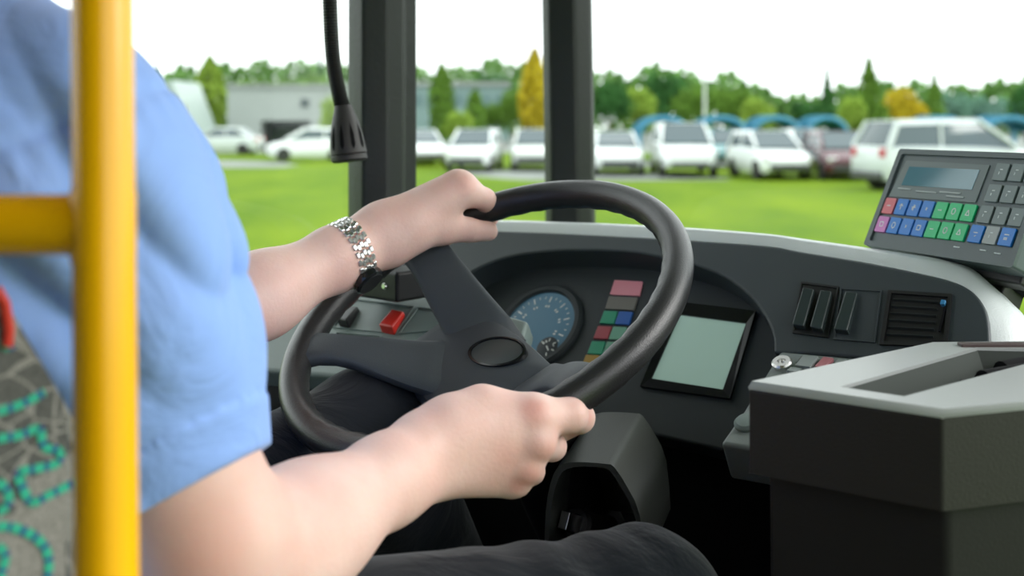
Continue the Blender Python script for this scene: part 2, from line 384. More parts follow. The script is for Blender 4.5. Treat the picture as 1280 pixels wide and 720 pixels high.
# ------------------------------------------------------------------ dashboard
D0 = P(816.5, 475, 1.42); DM = panel_frame(D0, 38.5, 41)
dash = thing('dashboard', 'dark grey curved bus dashboard with hooded instrument panel behind the wheel', 'dashboard', M=DM)
FN = .042
def dp(q, n=0): v = on(DM, q[0], q[1], n); return (v.x, v.y)
arch = [(545, 405), (560, 372), (575, 352), (600, 334), (640, 320), (700, 313), (780, 314), (830, 322), (868, 331), (905, 346), (936, 369), (956, 395), (966, 420), (967, 441)]
ar = [Vector((*dp(q, FN), 0)) for q in arch]; ar = smooth_line(ar, 4)
top = [(440, 380), (430, 335), (440, 306), (490, 291), (560, 287), (646, 289), (700, 291), (760, 294), (866, 300), (960, 307), (1000, 314), (1080, 327), (1150, 341), (1190, 351), (1213, 362), (1228, 378), (1236, 400), (1239, 445)]
tp = smooth_line([Vector((*dp(q, FN), 0)) for q in top], 4)
bot = [Vector((*dp(q, FN), 0)) for q in ((1180, 452), (1100, 449), (1030, 443))]
poly = [(p.x, p.y) for p in tp+bot+ar[::-1]]
mb = MB(); mb.prism(poly, -.06, FN); mb.build('fascia', M['dash'], dash, bevel=.0075, seg=4)
flr = [(520, 470), (560, 340), (640, 300), (780, 295), (1000, 330), (990, 450), (904, 563), (790, 537), (640, 545)]
mb = MB(); mb.prism([dp(q) for q in flr], -.03, 0); mb.build('instrument_panel', M['dash_dark'], dash, bevel=.004)
# speedometer
c0 = Vector((*dp((674, 409)), 0))
def disc(c, prof, name, m, parent, n=48):
    mb = MB(); mb.lathe(prof, n, Matrix.Translation(c)); return mb.build(name, m, parent)
def face_mat():
    m = mat('dial_face', (.06, .21, .34), .3, spec=.7, coat=.6); return m
sp = disc(c0, [(.069, -.002), (.069, .004), (.065, .007), (.059, .007), (.056, .002)], 'speedometer', M['dash_dark'], dash)
disc(c0, [(.057, -.001), (.057, .0025)], 'dial', face_mat(), sp)
mb = MB()
for k in range(25):
    a = math.radians(225-270*k/24); r1 = .049; r0 = .045 if k % 3 else .040; w = .0006 if k % 3 else .001
    d = Vector((math.cos(a), math.sin(a), 0)); t = Vector((-d.y, d.x, 0)); z = Vector((0, 0, .0031))
    mb.add([c0+d*r0-t*w+z, c0+d*r0+t*w+z, c0+d*r1+t*w+z, c0+d*r1-t*w+z], [(0, 1, 2, 3)])
    if k % 3 == 0:
        for s in (-1, 1):
            q = c0+d*.033+t*s*.0022+z; mb.add([q-d*.0018-t*.0012, q-d*.0018+t*.0012, q+d*.0018+t*.0012, q+d*.0018-t*.0012], [(0, 1, 2, 3)])
mb.build('dial_marks', M['white'], sp, smooth=False)
mb = MB(); cc = c0+Vector((.030, -.030, 0)); mb.lathe([(.0165, .0024), (.0165, .0028), (.015, .0029)], 28, Matrix.Translation(cc)); sg = mb.build('small_gauge', mat('small_gauge_face', (.012, .02, .026), .3), sp)
mb = MB()
for k in range(5):
    a = math.radians(150-55*k); d = Vector((math.cos(a), math.sin(a), 0)); t = Vector((-d.y, d.x, 0))*.0009; z = Vector((0, 0, .0032)); mb.add([cc+d*.009-t+z, cc+d*.009+t+z, cc+d*.014+t+z, cc+d*.014-t+z], [(0, 1, 2, 3)])
mb.build('small_gauge_marks', M['white'], sg, smooth=False)
# warning lamps
wl_ = [((769, 351), (804, 353), (800, 371), (763, 369), 'pink', (.80, .30, .36)), ((762, 371), (798, 373), (793, 389), (757, 387), 'beige', (.17, .16, .14))]
for k, (rowy, l, r) in enumerate(((397, ('green', (.02, .32, .18)), ('blue', (.02, .12, .45))), (416, ('red', (.42, .07, .09)), ('pale_green', (.16, .40, .28))), (435, ('green', (.02, .26, .15)), ('pale_green', (.12, .32, .22))), (452, ('amber', (.42, .25, .03)), ('green', (.05, .2, .12))))):
    xs = 756-k*7.6
    wl_.append(((xs, rowy-7.5), (xs+17, rowy-7), (xs+12, rowy+9), (xs-6, rowy+8), *l)); wl_.append(((xs+19, rowy-7), (xs+36, rowy-6), (xs+31, rowy+10), (xs+13, rowy+9), *r))
lampm = {}
for q in wl_:
    if q[4] not in lampm: lampm[q[4]] = mat('lamp_'+q[4], q[5], .3, spec=.6)
    pts = [dp(p) for p in q[:4]]; ctr = (sum(p[0] for p in pts)/4, sum(p[1] for p in pts)/4)
    mb = MB(); mb.prism(pts, -.001, .0025); w = mb.build('warning_lamp', lampm[q[4]], dash, bevel=.0006, seg=2); tag(w, q[4].replace('_', ' ')+' warning lamp')
# display screen
sc_o = [(802, 485), (914, 500.5), (946, 391), (846, 379)]; sc_i = [(815.5, 475), (905, 489), (934, 406), (851, 395)]
mb = MB(); A_ = [Vector((*dp(p), 0)) for p in sc_o]; B_ = [Vector((*dp(p), 0)) for p in sc_i]
z = lambda r, h: [Vector((p.x, p.y, h)) for p in r]
mb.loft([z(A_, -.002), z(A_, .005), z(B_, .004), z(B_, .001)], cap=False); disp = mb.build('display', M['gloss_black'], dash, smooth=False)
mb = MB(); mb.loft([z(B_, -.002), z(B_, .0018)]); mb.build('screen', M['glass_lcd'], disp, smooth=False)
# rocker switches on the fascia
def fp_(q, n=FN): return Vector((*dp(q, n), n))
def quadframe(c4, name, m, parent, rim=.0016, h=.002):
    A = [fp_(q) for q in c4]; ctr = sum(A, Vector())/4; B = [p+(ctr-p).normalized()*rim*2 for p in A]
    mb = MB(); s = lambda r, hh: [p+Vector((0, 0, hh)) for p in r]
    mb.loft([s(A, -.002), s(A, h), s(B, h), s(B, -.0008)], cap=False); mb.add(s(B, .0004), [(0, 1, 2, 3)]); return mb.build(name, m, parent, smooth=False)
def rocker(q, parent, m, h=.010, name='rocker_switch', M0=None, on_=None):
    A = [(on_ or fp_)(p) for p in q]; mb = MB()      # bl, br, tr, tl
    bl, br, tr, tl = A; Z = lambda p, hh: p+Vector((0, 0, hh))
    mid_l, mid_r = bl.lerp(tl, .5), br.lerp(tr, .5)
    mb.loft([[Z(p, -.002) for p in A], [Z(bl, h), Z(br, h), Z(tr, h*.55), Z(tl, h*.55)]]); return mb.build(name, m, parent, bevel=.0018, seg=3)
f1 = quadframe([(991, 417), (1036, 423), (1049, 359), (1002, 353)], 'switch_frame', M['black'], dash)
f2 = quadframe([(1042, 425), (1094, 429), (1103, 363), (1051, 360)], 'switch_frame', M['dash'], dash)
sw = mat('switch_plastic', (.04, .055, .055), .18)
for q, f_ in (([(993, 411), (1008, 413), (1019, 364), (1005, 362)], f1), ([(1015, 414), (1030, 417), (1041, 367), (1027, 365)], f1), ([(1045, 417), (1062, 419), (1073, 369), (1058, 367)], f2)):
    rocker(q, f_, sw)
# air vent
vq = [(1100, 432), (1184, 435), (1191, 369), (1111, 364)]
vent = quadframe(vq, 'air_vent', M['black'], dash, rim=.003, h=.003)
vA = [fp_(q) for q in [(1108, 427), (1166, 430), (1174, 375), (1117, 371)]]
for k in range(6):
    t = (k+.7)/6.4; l = vA[0].lerp(vA[3], t); r = vA[1].lerp(vA[2], t); mb = MB(); e = Vector((0, .0016, .0035))
    mb.loft([[l+Vector((0, -.0004, -.001)), l+e, l+e+Vector((0, .0008, 0)), l+Vector((0, .0012, -.001))], [r+Vector((0, -.0004, -.001)), r+e, r+e+Vector((0, .0008, 0)), r+Vector((0, .0012, -.001))]])
    mb.build('slat', mat('slat_plastic', (.022, .027, .028), .4) if k == 0 else bpy.data.materials['slat_plastic'], vent, smooth=False)
mb = MB(); sl = fp_((1179, 398)); mb.box((sl.x, sl.y, FN+.001), (.0012, .018, .0015)); mb.build('slider_track', M['matt_black'], vent)
mb = MB(); sl = fp_((1180, 381)); mb.box((sl.x, sl.y, FN+.003), (.0026, .003, .003)); tag(mb.build('slider', mat('slider_blue', (.05, .25, .5), .3), vent, bevel=.0008), 'small blue slider')
# dash shelf wrapping to the right, below the keypad
inn_ = [(440, 307), (490, 292), (560, 288), (646, 290), (700, 292), (760, 295), (866, 301), (960, 308), (1000, 315), (1080, 328), (1150, 342), (1190, 352), (1213, 363), (1228, 379), (1236, 401), (1239, 445), (1240, 500)]
out_ = [(440, 298), (490, 284), (560, 280), (646, 280), (700, 282), (760, 284), (866, 290), (960, 298), (1000, 303), (1080, 314), (1133, 321), (1174, 327), (1213, 337), (1240, 357), (1264, 378), (1288, 410), (1302, 500)]
dep_ = [.03]*8+[.035, .04, .045, .05, .05, .05, .05, .05, .05]
a_ = smooth_line([fp_(q, FN-.005) for q in inn_], 4); b_ = smooth_line([fp_(q, FN-d) for q, d in zip(out_, dep_)], 4)
Di = DM.to_3x3().inverted(); back = Di @ (FW*.16-UP*.10); nrm = Vector((0, 0, 1))
mid = [p.lerp(q, .40)+(Di @ UP)*min(.006, (q-p).length*.18)+nrm*min(.006, (q-p).length*.15) for p, q in zip(a_, b_)]
mid2 = [p.lerp(q, .75)+(Di @ UP)*min(.006, (q-p).length*.14)+nrm*min(.004, (q-p).length*.1) for p, q in zip(a_, b_)]
rows = [[p-nrm*.03 for p in a_], a_, mid, mid2, b_, [p+back*.15 for p in b_], [p+back for p in b_]]; n = len(a_)
mb = MB(); mb.add([v for r in rows for v in r], [(i*n+k, i*n+k+1, (i+1)*n+k+1, (i+1)*n+k) for i in range(len(rows)-1) for k in range(n-1)]); tag(mb.build('top_pad', M['dash_top'], dash, angle=70), 'top pad with the sky highlight in its pale colour')
# right console under the switches
CM = panel_frame(DM @ Vector((*dp((975, 440), FN), FN)), 38.5, 63)
def cpt(q, n=0): v = on(CM, q[0], q[1], n); return Vector((v.x, v.y, n))
toD = lambda Mx: (lambda v: DM.inverted() @ (Mx @ v))
tC = toD(CM)
mb = MB(); mb.prism([(p.x, p.y) for p in [cpt(q) for q in ((900, 554), (930, 512), (975, 438), (1110, 450), (1190, 457), (1200, 600), (1010, 572))]], -.05, 0, DM.inverted() @ CM)
cons = mb.build('side_console', mat('side_console_plastic', (.22, .255, .245), .4, bump=.2, bscale=900), dash, bevel=.005)
q = cpt((978, 456)); mb = MB(); mb.lathe([(.012, -.002), (.012, .004), (.010, .006), (.005, .006), (.0045, .001)], 28, DM.inverted() @ CM @ Matrix.Translation(q)); mb.build('key_lock', M['steel'], cons)
def cbutton(q4, m, name='console_button', h=.007):
    A = [cpt(p) for p in q4]; mb = MB(); mb.loft([[tC(p+Vector((0, 0, -.001))) for p in A], [tC(p+Vector((0, 0, h*(.6 if k > 1 else 1)))) for k, p in enumerate(A)]]); return mb.build(name, m, cons, bevel=.0012, seg=2)
cb = mat('button_grey', (.30, .34, .33), .35)
for q4, m in (([(984, 469), (998, 471), (1004, 463), (989, 462)], cb), ([(995, 462), (1014, 465), (1024, 449), (1005, 447)], cb), ([(1019, 464), (1032, 466), (1043, 451), (1030, 449)], mat('button_pink', (.48, .18, .2), .35)), ([(1038, 466), (1050, 467), (1060, 453), (1048, 452)], cb), ([(1054, 467), (1066, 468), (1076, 455), (1064, 454)], cb)): cbutton(q4, m)
q = cpt((934, 530)); mb = MB(); mb.lathe([(.014, -.002), (.014, .003), (.011, .006), (.004, .007)], 28, DM.inverted() @ CM @ Matrix.Translation(q)); mb.build('console_knob', M['console'], cons)
# left console with the red switch
LM = panel_frame(P(490, 413, 1.46), 38.5, 62); tL = toD(LM)
def lpt(q, n=0): v = on(LM, q[0], q[1], n); return Vector((v.x, v.y, n))
mb = MB(); mb.prism([(p.x, p.y) for p in [lpt(q) for q in ((270, 457), (420, 470), (560, 482), (640, 470), (660, 400), (560, 372), (440, 366), (340, 362), (270, 380))]], -.03, 0, DM.inverted() @ LM)
lcon = mb.build('left_console', M['console'], dash, bevel=.006)
for q4 in ([(415, 410), (495, 418), (520, 384), (440, 374)], [(498, 418), (546, 414), (556, 388), (523, 384)], [(412, 433), (470, 436), (478, 421), (420, 416)]):
    A = [lpt(p) for p in q4]; ctr = sum(A, Vector())/4; B = [p+(ctr-p).normalized()*.003 for p in A]; mb = MB()
    s = lambda r, hh: [tL(p+Vector((0, 0, hh))) for p in r]
    mb.loft([s(A, -.001), s(A, .0018), s(B, .0018), s(B, .0005)], cap=False); mb.build('switch_plate', M['console'], lcon, smooth=False)
def lrocker(q4, m, label, h=.016):
    A = [lpt(p) for p in q4]; mb = MB(); mb.loft([[tL(p+Vector((0, 0, -.002))) for p in A], [tL(p+Vector((0, 0, hh))) for p, hh in zip(A, (h, h, h*.5, h*.5))]])
    return tag(mb.build('rocker_switch', m, lcon, bevel=.003), label)
lrocker([(477, 416), (494, 419), (507, 394), (491, 391)], M['red'], 'bright red rocker switch', .014)
lrocker([(424, 408), (437, 411), (450, 388), (437, 386)], M['black'], 'black rocker switch', .014)
# small black lever box at the far end of the left console
mb = MB(); v = tL(lpt((487, 362))); mb.add([], []); bm_ = DM.inverted() @ frame(P(485, 352, 1.5), RT, UP, -FW); mb.box((0, 0, 0), (.05, .02, .03), bm_); lb = mb.build('stalk_housing', M['black'], dash, bevel=.005)
mb = MB(); mb.lathe([(.0045, 0), (.0045, .008), (.003, .01)], 16, DM.inverted() @ frame(P(486, 357, 1.466), RT, UP, -FW)); mb.build('housing_stud', M['steel'], lb)
# dark knee panel below
kp = [(-.36, 0), (.75, 0)]
mb = MB(); a0 = D0+FW*.10; KM = frame(Vector((a0.x, a0.y, 0)), RT, UP, -FW)
mb.prism([(-.55, .04), (.52, .04), (.52, CAMZ-.44), (.2, CAMZ-.40), (-.1, CAMZ-.40), (-.55, CAMZ-.40)], -.04, 0, DM.inverted() @ KM); mb.build('knee_panel', M['matt_black'], dash, bevel=.006)
mb = MB(); mb.prism([(.18, .04), (.52, .04), (.52, CAMZ-.40), (.18, CAMZ-.40)], 0, .12, DM.inverted() @ KM); mb.build('sun_block_box', M['matt_black'], dash, bevel=.01)  # added box that keeps the sun from the right out of the knee space

# ------------------------------------------------------------------ driver terminal on the dash
TM = panel_frame(P(1081, 307, 1.45), 68, 25.4); TS = 1.45/1.25; TW, TH = .2105*TS, .1180*TS
term = thing('ticket_terminal', 'grey keypad terminal with small display and coloured keys on the dash end', 'terminal', M=TM)
mb = MB(); mb.prism(rrect(TW, TH, .004, c=(TW/2, TH/2)), -.030, 0)
case = mb.build('case', M['keypad'], term, bevel=.002)
def tp_(px, py): v = on(TM, px, py, 0); return (v.x, v.y)
# raised rim round the face
mb = MB(); ro, ri = rrect(TW, TH, .004, c=(TW/2, TH/2)), rrect(TW-.016, TH-.014, .003, c=(TW/2, TH/2))
z3 = lambda r, h: [Vector((x, y, h)) for x, y in r]
mb.loft([z3(ro, -.001), z3(ro, .003), z3(ri, .003), z3(ri, -.001)], cap=False); mb.build('rim', M['keypad'], term)
lcd = [tp_(*q) for q in ((1128, 232), (1216, 238), (1226, 213), (1138, 209))]
fr = [tp_(*q) for q in ((1112, 246), (1220, 254), (1238, 207), (1134, 201))]
mb = MB(); mb.prism(fr, -.001, .0015); dsp = mb.build('display_frame', mat('terminal_frame', (.13, .17, .17), .4), term)
mb = MB(); mb.prism(lcd, .0005, .002); tag(mb.build('display', mat('terminal_lcd', (.10, .24, .30), .1, spec=.9), dsp, smooth=False), 'dark blue-green liquid crystal display')
mb = MB()
for x0, x1, yy in ((1124, 1140, 236), (1146, 1172, 240), (1176, 1202, 241), (1184, 1206, 246)):
    a, b = tp_(x0, yy), tp_(x1, yy+1.5); mb.box(((a[0]+b[0])/2, (a[1]+b[1])/2, .0022), (abs(b[0]-a[0])/2, .0008, .0004))
mb.build('caption_marks', mat('faint_print', (.45, .5, .5), .5), dsp, smooth=False)
km = {k: mat('key_'+k, c, .35) for k, c in dict(red=(.72, .15, .18), magenta=(.66, .20, .55), blue=(.006, .20, .66), green=(.004, .56, .20), grey=(.16, .21, .21), pale=(.34, .38, .38)).items()}
ink = mat('key_print', (.75, .82, .82), .5)
STROKES = dict(minus=[((-.5, 0), (.5, 0))], up=[((0, -.7), (0, .7)), ((-.5, .1), (0, .7)), ((.5, .1), (0, .7))], plus=[((0, -.7), (0, .7)), ((-.6, .1), (.6, .1)), ((-.4, -.5), (.4, .6))], box=[((-.5, -.5), (.5, -.5)), ((.5, -.5), (.5, .5)), ((.5, .5), (-.5, .5)), ((-.5, .5), (-.5, -.5))],
    tri=[((-.5, -.6), (.5, -.6)), ((.5, -.6), (0, .6)), ((0, .6), (-.5, -.6))], ring=[((.5*math.cos(a), .7*math.sin(a)), (.5*math.cos(a+.8), .7*math.sin(a+.8))) for a in [k*.785 for k in range(8)]], dot=[((-.15, -.3), (.15, .3)), ((.15, -.3), (-.15, .3))],
    bar=[((-.5, .2), (.5, .2)), ((-.1, -.6), (.3, -.4))], two=[((-.6, .4), (.6, .4)), ((-.5, -.3), (.4, -.3)), ((-.5, -.6), (.4, -.6))], tick=[((-.3, -.6), (-.3, .0)), ((-.3, .5), (.4, .5))])
def key(cx, cy, w, h, colr, glyph):
    mb = MB(); mb.prism(rrect(w, h, .0012, 2, (cx, cy)), -.001, .0028); k = mb.build('key', km[colr], term, bevel=.0006, seg=2)
    mb = MB(); s = min(w, h)*.30
    for (a, b) in STROKES[glyph]:
        A, B = Vector((cx+a[0]*s, cy+a[1]*s, .0031)), Vector((cx+b[0]*s, cy+b[1]*s, .0031)); t = (B-A).normalized().cross(Vector((0, 0, 1)))*.0006
        mb.add([A-t, B-t, B+t, A+t], [(0, 1, 2, 3)])
    mb.build('key_symbol', ink, k, smooth=False)
    return k
u0 = Vector(tp_(1113, 258)); u1 = Vector(tp_(1212, 267)); l0 = Vector(tp_(1104, 281)); l1 = Vector(tp_(1201, 291))
st = (u1-u0)/6; st2 = (l1-l0)/6; kw, kh = st.length*.86, (u0-l0).length*.84
for k, (c, g) in enumerate((('red', 'minus'), ('blue', 'up'), ('blue', 'plus'), ('blue', 'dot'), ('green', 'minus'), ('green', 'ring'), ('green', 'tri'), ('grey', 'tick'), ('grey', 'tick'), ('grey', 'tick'))):
    p = u0+st*k*(1 if k < 7 else 1.02); key(p.x, p.y, kw, kh, c, g)
for k, (c, g) in enumerate((('magenta', 'box'), ('blue', 'ring'), ('blue', 'dot'), ('blue', 'box'), ('green', 'minus'), ('green', 'ring'), ('green', 'tri'), ('blue', 'bar'), ('pale', 'tick'), ('blue', 'two'))):
    p = l0+st2*k*(1 if k < 7 else 1.02); key(p.x, p.y, kw, kh, c, g)
up_ = (u0-l0)
for r in (1, 2):
    for k in (7, 8, 9): p = u0+st*k*1.02+up_*r*1.04; key(p.x, p.y, kw, kh, 'grey', 'tick')
for q in ((1196, 309), (1229, 313), (1247, 317)):
    mb = MB(); a = tp_(*q); mb.box((a[0], a[1], .0005), (.0045, .0006, .0004)); mb.build('indicator_mark', ink, term, smooth=False)
# bracket that carries it
mb = MB(); mb.prism([(.045, -.009), (TW-.012, -.009), (TW-.012, .05), (.045, .05)], -.055, -.028); mb.prism([(.09, -.13), (.19, -.13), (.19, .02), (.09, .02)], -.085, -.05)
mb.build('bracket', M['black'], term, bevel=.003)
mb = MB(); mb.tube([TM.inverted() @ v for v in smooth_line([P(1225, 336, 1.33), P(1262, 352, 1.30), P(1290, 368, 1.30), P(1330, 400, 1.32)], 5)], .008, 10); mb.build('cable', M['matt_black'], term)

# ------------------------------------------------------------------ ticket counter in the right foreground
fz = CAMZ-.2216
def lev(px, py, z=fz): Y = (CAMZ-z)*FPX/(py-HOR); return Vector(((px-640)/FPX*Y, Y, z))
Lq, Nq, Eq, Gq, Bq = lev(935, 481), lev(1178, 517), Vector((.62, .94, fz)), Vector((.62, 1.115, fz)), lev(1165, 431)
box_ = thing('cash_counter', 'black driver cash counter with a sloping top, coloured as lit, and tray, nearest right', 'counter', loc=(.42, 1.0, 0))
poly5 = [Lq, Nq, Eq, Gq, Bq]; cen = sum(poly5, Vector())/5
def ring_(s, z): return [Vector((cen.x+(p.x-cen.x)*s, cen.y+(p.y-cen.y)*s, z)) for p in poly5]
hole = [lev(1050, 488), lev(1130, 500), lev(1282, 459), Vector((.55, 1.065, fz)), lev(1222, 438)]
def rz(r, z): return [Vector((p.x, p.y, z)) for p in r]
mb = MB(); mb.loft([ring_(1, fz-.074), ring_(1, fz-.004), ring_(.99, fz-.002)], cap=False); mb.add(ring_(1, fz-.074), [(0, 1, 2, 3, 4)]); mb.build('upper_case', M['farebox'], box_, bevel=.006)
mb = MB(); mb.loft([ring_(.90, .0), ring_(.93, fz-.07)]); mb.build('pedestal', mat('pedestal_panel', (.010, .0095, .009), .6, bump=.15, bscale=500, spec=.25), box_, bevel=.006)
mb = MB(); mb.loft([ring_(.992, fz-.006), ring_(1.0, fz-.002), ring_(.985, fz+.003), rz(hole, fz+.003), rz(hole, fz-.012)], cap=False); mb.build('top_plate', M['farebox_lit_top'], box_, angle=60)
hc = sum(hole, Vector())/5
fl2 = [Vector((p.x*.55+hc.x*.45+.02, p.y*.55+hc.y*.45, fz-.05)) for p in hole]
mb = MB(); mb.loft([rz(hole, fz-.0), fl2], cap=False); mb.add(fl2, [(0, 1, 2, 3, 4)]); tray = mb.build('coin_tray', mat('tray_plastic', (.06, .068, .062), .9, spec=.1), box_, smooth=False)
for k in range(5):
    t = k/4; a = lev(1130, 496).lerp(lev(1236, 446), t)+Vector((.012, .0, -.014)); b = a+Vector((.11, .05, .004)); mb = MB(); mb.tube([a, b], .010, 12); mb.build('roller', M['matt_black'], box_)
mb = MB(); a, b = lev(1222, 437), lev(1300, 439); mb.box((a+b)/2+Vector((.03, .006, .002)), (.075, .006, .004)); mb.build('tray_lip', mat('lip_brown', (.06, .035, .03), .4), box_, bevel=.001)

# ------------------------------------------------------------------ grab pole, microphone
YP = .56
pole = thing('grab_pole', 'bright yellow grab pole with a crossbar, close behind the driver', 'pole', loc=(P(131, 360, YP).x, YP, 0))
top_, bot_ = P(124.5, -420, YP+.012), P(134, 760, YP-.026); dv = (bot_-top_)/(bot_.z-top_.z)
mb = MB(); mb.tube([top_-dv*(top_.z-2.0), top_-dv*(top_.z-0)], .0148, 40); mb.build('upright', M['yellow'], pole)
jx = P(129, 281, YP-.003); jl = jx+Vector((-.36, .02, 0))
mb = MB(); mb.tube([jx, jl], .0152, 40); mb.build('crossbar', M['yellow'], pole)
mb = MB(); mb.tube([jx+Vector((0, 0, .019)), jx+Vector((0, 0, .015)), jx-Vector((0, 0, .015)), jx-Vector((0, 0, .019))], [.0150, .0158, .0158, .0150], 40); mb.build('joint', M['yellow'], pole)
YM = 1.62
mic = thing('gooseneck_microphone', 'black gooseneck microphone hanging in front of the left pillar', 'microphone', loc=P(412, -160, YM))
gp = smooth_line([P(436, -420, YM+.1), P(418, -200, YM+.03), P(412, -60, YM), P(413, 20, YM), P(417, 80, YM), P(425, 122, YM-.005), P(430, 142, YM-.008)], 6)
mb = MB(); pts = []; rr = []
for i in range(len(gp)-1):
    for q in range(6): pts.append(gp[i].lerp(gp[i+1], q/6)); rr.append(.0112 if (i*6+q) % 2 else .0102)
mb.tube(pts, rr, 16); mb.build('flexible_tube', M['black'], mic)
a, b = P(429, 132, YM-.007), P(437, 202, YM-.012); dx = (b-a)
prof = [(.0125, 0), (.0145, .10), (.0190, .28), (.0232, .5), (.0255, .75), (.0262, .86), (.0250, .88), (.0262, .90), (.0262, .97), (.023, 1.0)]
zz = dx.normalized(); xx = zz.orthogonal().normalized(); mM = frame(a, xx, zz.cross(xx), zz)
mb = MB(); mb.lathe([(r, t*dx.length) for r, t in prof], 32, mM); hd = mb.build('microphone_head', mat('microphone_rubber', (.032, .029, .029), .5), mic)
for k in range(10):
    an = 2*math.pi*k/10; mb = MB(); d = Vector((math.cos(an), math.sin(an), 0))
    def pr(r, t, s): tt = Vector((-d.y, d.x, 0)); return mM @ (d*r+tt*s+Vector((0, 0, t*dx.length)))
    mb.add([pr(.0206, .33, 0), pr(.0240, .52, -.0026), pr(.0258, .72, -.0028), pr(.0264, .80, 0), pr(.0258, .72, .0028), pr(.0240, .52, .0026)], [(0, 1, 2, 3, 4, 5)]); mb.build('slot', M['matt_black'], hd, smooth=False)

# ------------------------------------------------------------------ driver's seat
def seat_mat():
    m = mat('seat_moquette', (.2, .2, .19), .9); N, L = m.node_tree.nodes, m.node_tree.links; b = N['Principled BSDF']; b.inputs['Specular IOR Level'].default_value = .15
    tc = N.new('ShaderNodeTexCoord')
    n = N.new('ShaderNodeTexNoise'); n.inputs['Scale'].default_value = 12; L.new(tc.outputs['Object'], n.inputs['Vector'])
    ad = N.new('ShaderNodeMix'); ad.data_type = 'RGBA'; ad.blend_type = 'ADD'; ad.inputs['Factor'].default_value = .06; L.new(tc.outputs['Object'], ad.inputs[6]); L.new(n.outputs['Color'], ad.inputs[7])
    v = N.new('ShaderNodeTexVoronoi'); v.feature = 'DISTANCE_TO_EDGE'; v.inputs['Scale'].default_value = 58; L.new(ad.outputs[2], v.inputs['Vector'])
    r = N.new('ShaderNodeValToRGB'); r.color_ramp.elements[0].position = .03; r.color_ramp.elements[1].position = .07
    r.color_ramp.elements[0].color = (.30, .28, .26, 1); r.color_ramp.elements[1].color = (1, 1, 1, 1); L.new(v.outputs['Distance'], r.inputs[0])
    v2 = N.new('ShaderNodeTexVoronoi'); v2.inputs['Scale'].default_value = 14; L.new(ad.outputs[2], v2.inputs['Vector'])
    r2 = N.new('ShaderNodeValToRGB'); r2.color_ramp.interpolation = 'CONSTANT'; r2.color_ramp.elements[0].color = (.10, .10, .096, 1); r2.color_ramp.elements[1].position = .5; r2.color_ramp.elements[1].color = (.24, .23, .215, 1)
    sp = N.new('ShaderNodeSeparateColor'); L.new(v2.outputs['Color'], sp.inputs[0]); L.new(sp.outputs[0], r2.inputs[0])
    lt = N.new('ShaderNodeMath'); lt.operation = 'LESS_THAN'; lt.inputs[1].default_value = .05; L.new(v.outputs['Distance'], lt.inputs[0])
    x = N.new('ShaderNodeMix'); x.data_type = 'RGBA'; L.new(lt.outputs[0], x.inputs['Factor']); L.new(r2.outputs[0], x.inputs[6]); x.inputs[7].default_value = (.25, .24, .225, 1)
    f = N.new('ShaderNodeTexNoise'); f.inputs['Scale'].default_value = 420; L.new(tc.outputs['Object'], f.inputs['Vector'])
    y = N.new('ShaderNodeMix'); y.data_type = 'RGBA'; y.blend_type = 'OVERLAY'; y.inputs['Factor'].default_value = .6; L.new(x.outputs[2], y.inputs[6]); L.new(f.outputs['Fac'], y.inputs[7]); L.new(y.outputs[2], b.inputs['Base Color'])
    return m
M['moquette'] = seat_mat()
SR = P(95, 530, .635); SM = frame(Vector((SR.x, SR.y, 0)), FW, UP, RT)      # x forward, y up, z to the right; z = 0 is the seat's right side
def spx(px, py): v = on(SM, px, py, 0); return (v.x, v.y)
seat = thing('driver_seat', 'driver seat in grey leaf-patterned fabric with teal motifs, behind the yellow pole', 'seat', loc=(-.42, .80, 0))
front = [spx(*q) for q in ((-60, 240), (-25, 310), (5, 370), (50, 447), (95, 528), (128, 610), (150, 700))]
low = front[-1]; prof = front+[(low[0]+.015, .36), (low[0]-.10, .34)]+[(x-.125, y) for x, y in front[::-1]]
prof = smooth_line([Vector((*p, 0)) for p in prof], 3, True)
mb = MB(); mb.prism([(p.x, p.y) for p in prof], -.50, 0, SM); mb.build('backrest', M['moquette'], seat, bevel=.014, seg=4)
mb = MB(); mb.prism(rrect(.52, .13, .04, 5, (low[0]+.24, .465)), -.50, -.01, SM); mb.build('cushion', M['moquette'], seat, bevel=.012)
mb = MB(); mb.box((low[0]+.2, .22, -.25), (.16, .20, .14), SM); mb.box((low[0]+.2, .02, -.25), (.22, .02, .2), SM); mb.build('pedestal', M['black'], seat, bevel=.01)
teal = mat('teal_thread', (.03, .42, .27), .85, bump=.5, bscale=800); navy = mat('navy_thread', (.02, .06, .22), .85)
def motif(pts, k0=0):
    line = smooth_line([Vector((*spx(*q), .0012)) for q in pts], 6); d = 0; seg = [line[0]]; parts = []
    fine = []
    for i in range(len(line)-1):
        for q in range(4): fine.append(line[i].lerp(line[i+1], q/4))
    w = .0025; va, fa, fb = [], [], []; acc = 0
    for i in range(len(fine)-1):
        t = (fine[i+1]-fine[i]).normalized(); s = Vector((-t.y, t.x, 0))*w
        b = len(va); va += [SM @ (fine[i]+s), SM @ (fine[i]-s), SM @ (fine[i+1]-s), SM @ (fine[i+1]+s)]
        acc += (fine[i+1]-fine[i]).length; ((fb if (acc % .0085) > .0060 else fa)).append((b, b+1, b+2, b+3))
    mb = MB(); mb.add(va, fa+fb); o = mb.build('woven_motif', teal, seat, smooth=False); o.data.materials.append(navy)
    for i, p in enumerate(o.data.polygons): p.material_index = 0 if i < len(fa) else 1
motif([(-4, 514), (20, 507), (40, 498), (55, 489)])
motif([(-4, 548), (25, 543), (48, 535), (52, 552), (58, 560), (73, 563), (72, 578), (45, 585), (22, 590), (24, 600), (38, 627), (60, 618), (92, 603)])
motif([(-4, 602), (8, 612), (10, 628), (2, 637), (-4, 640)])
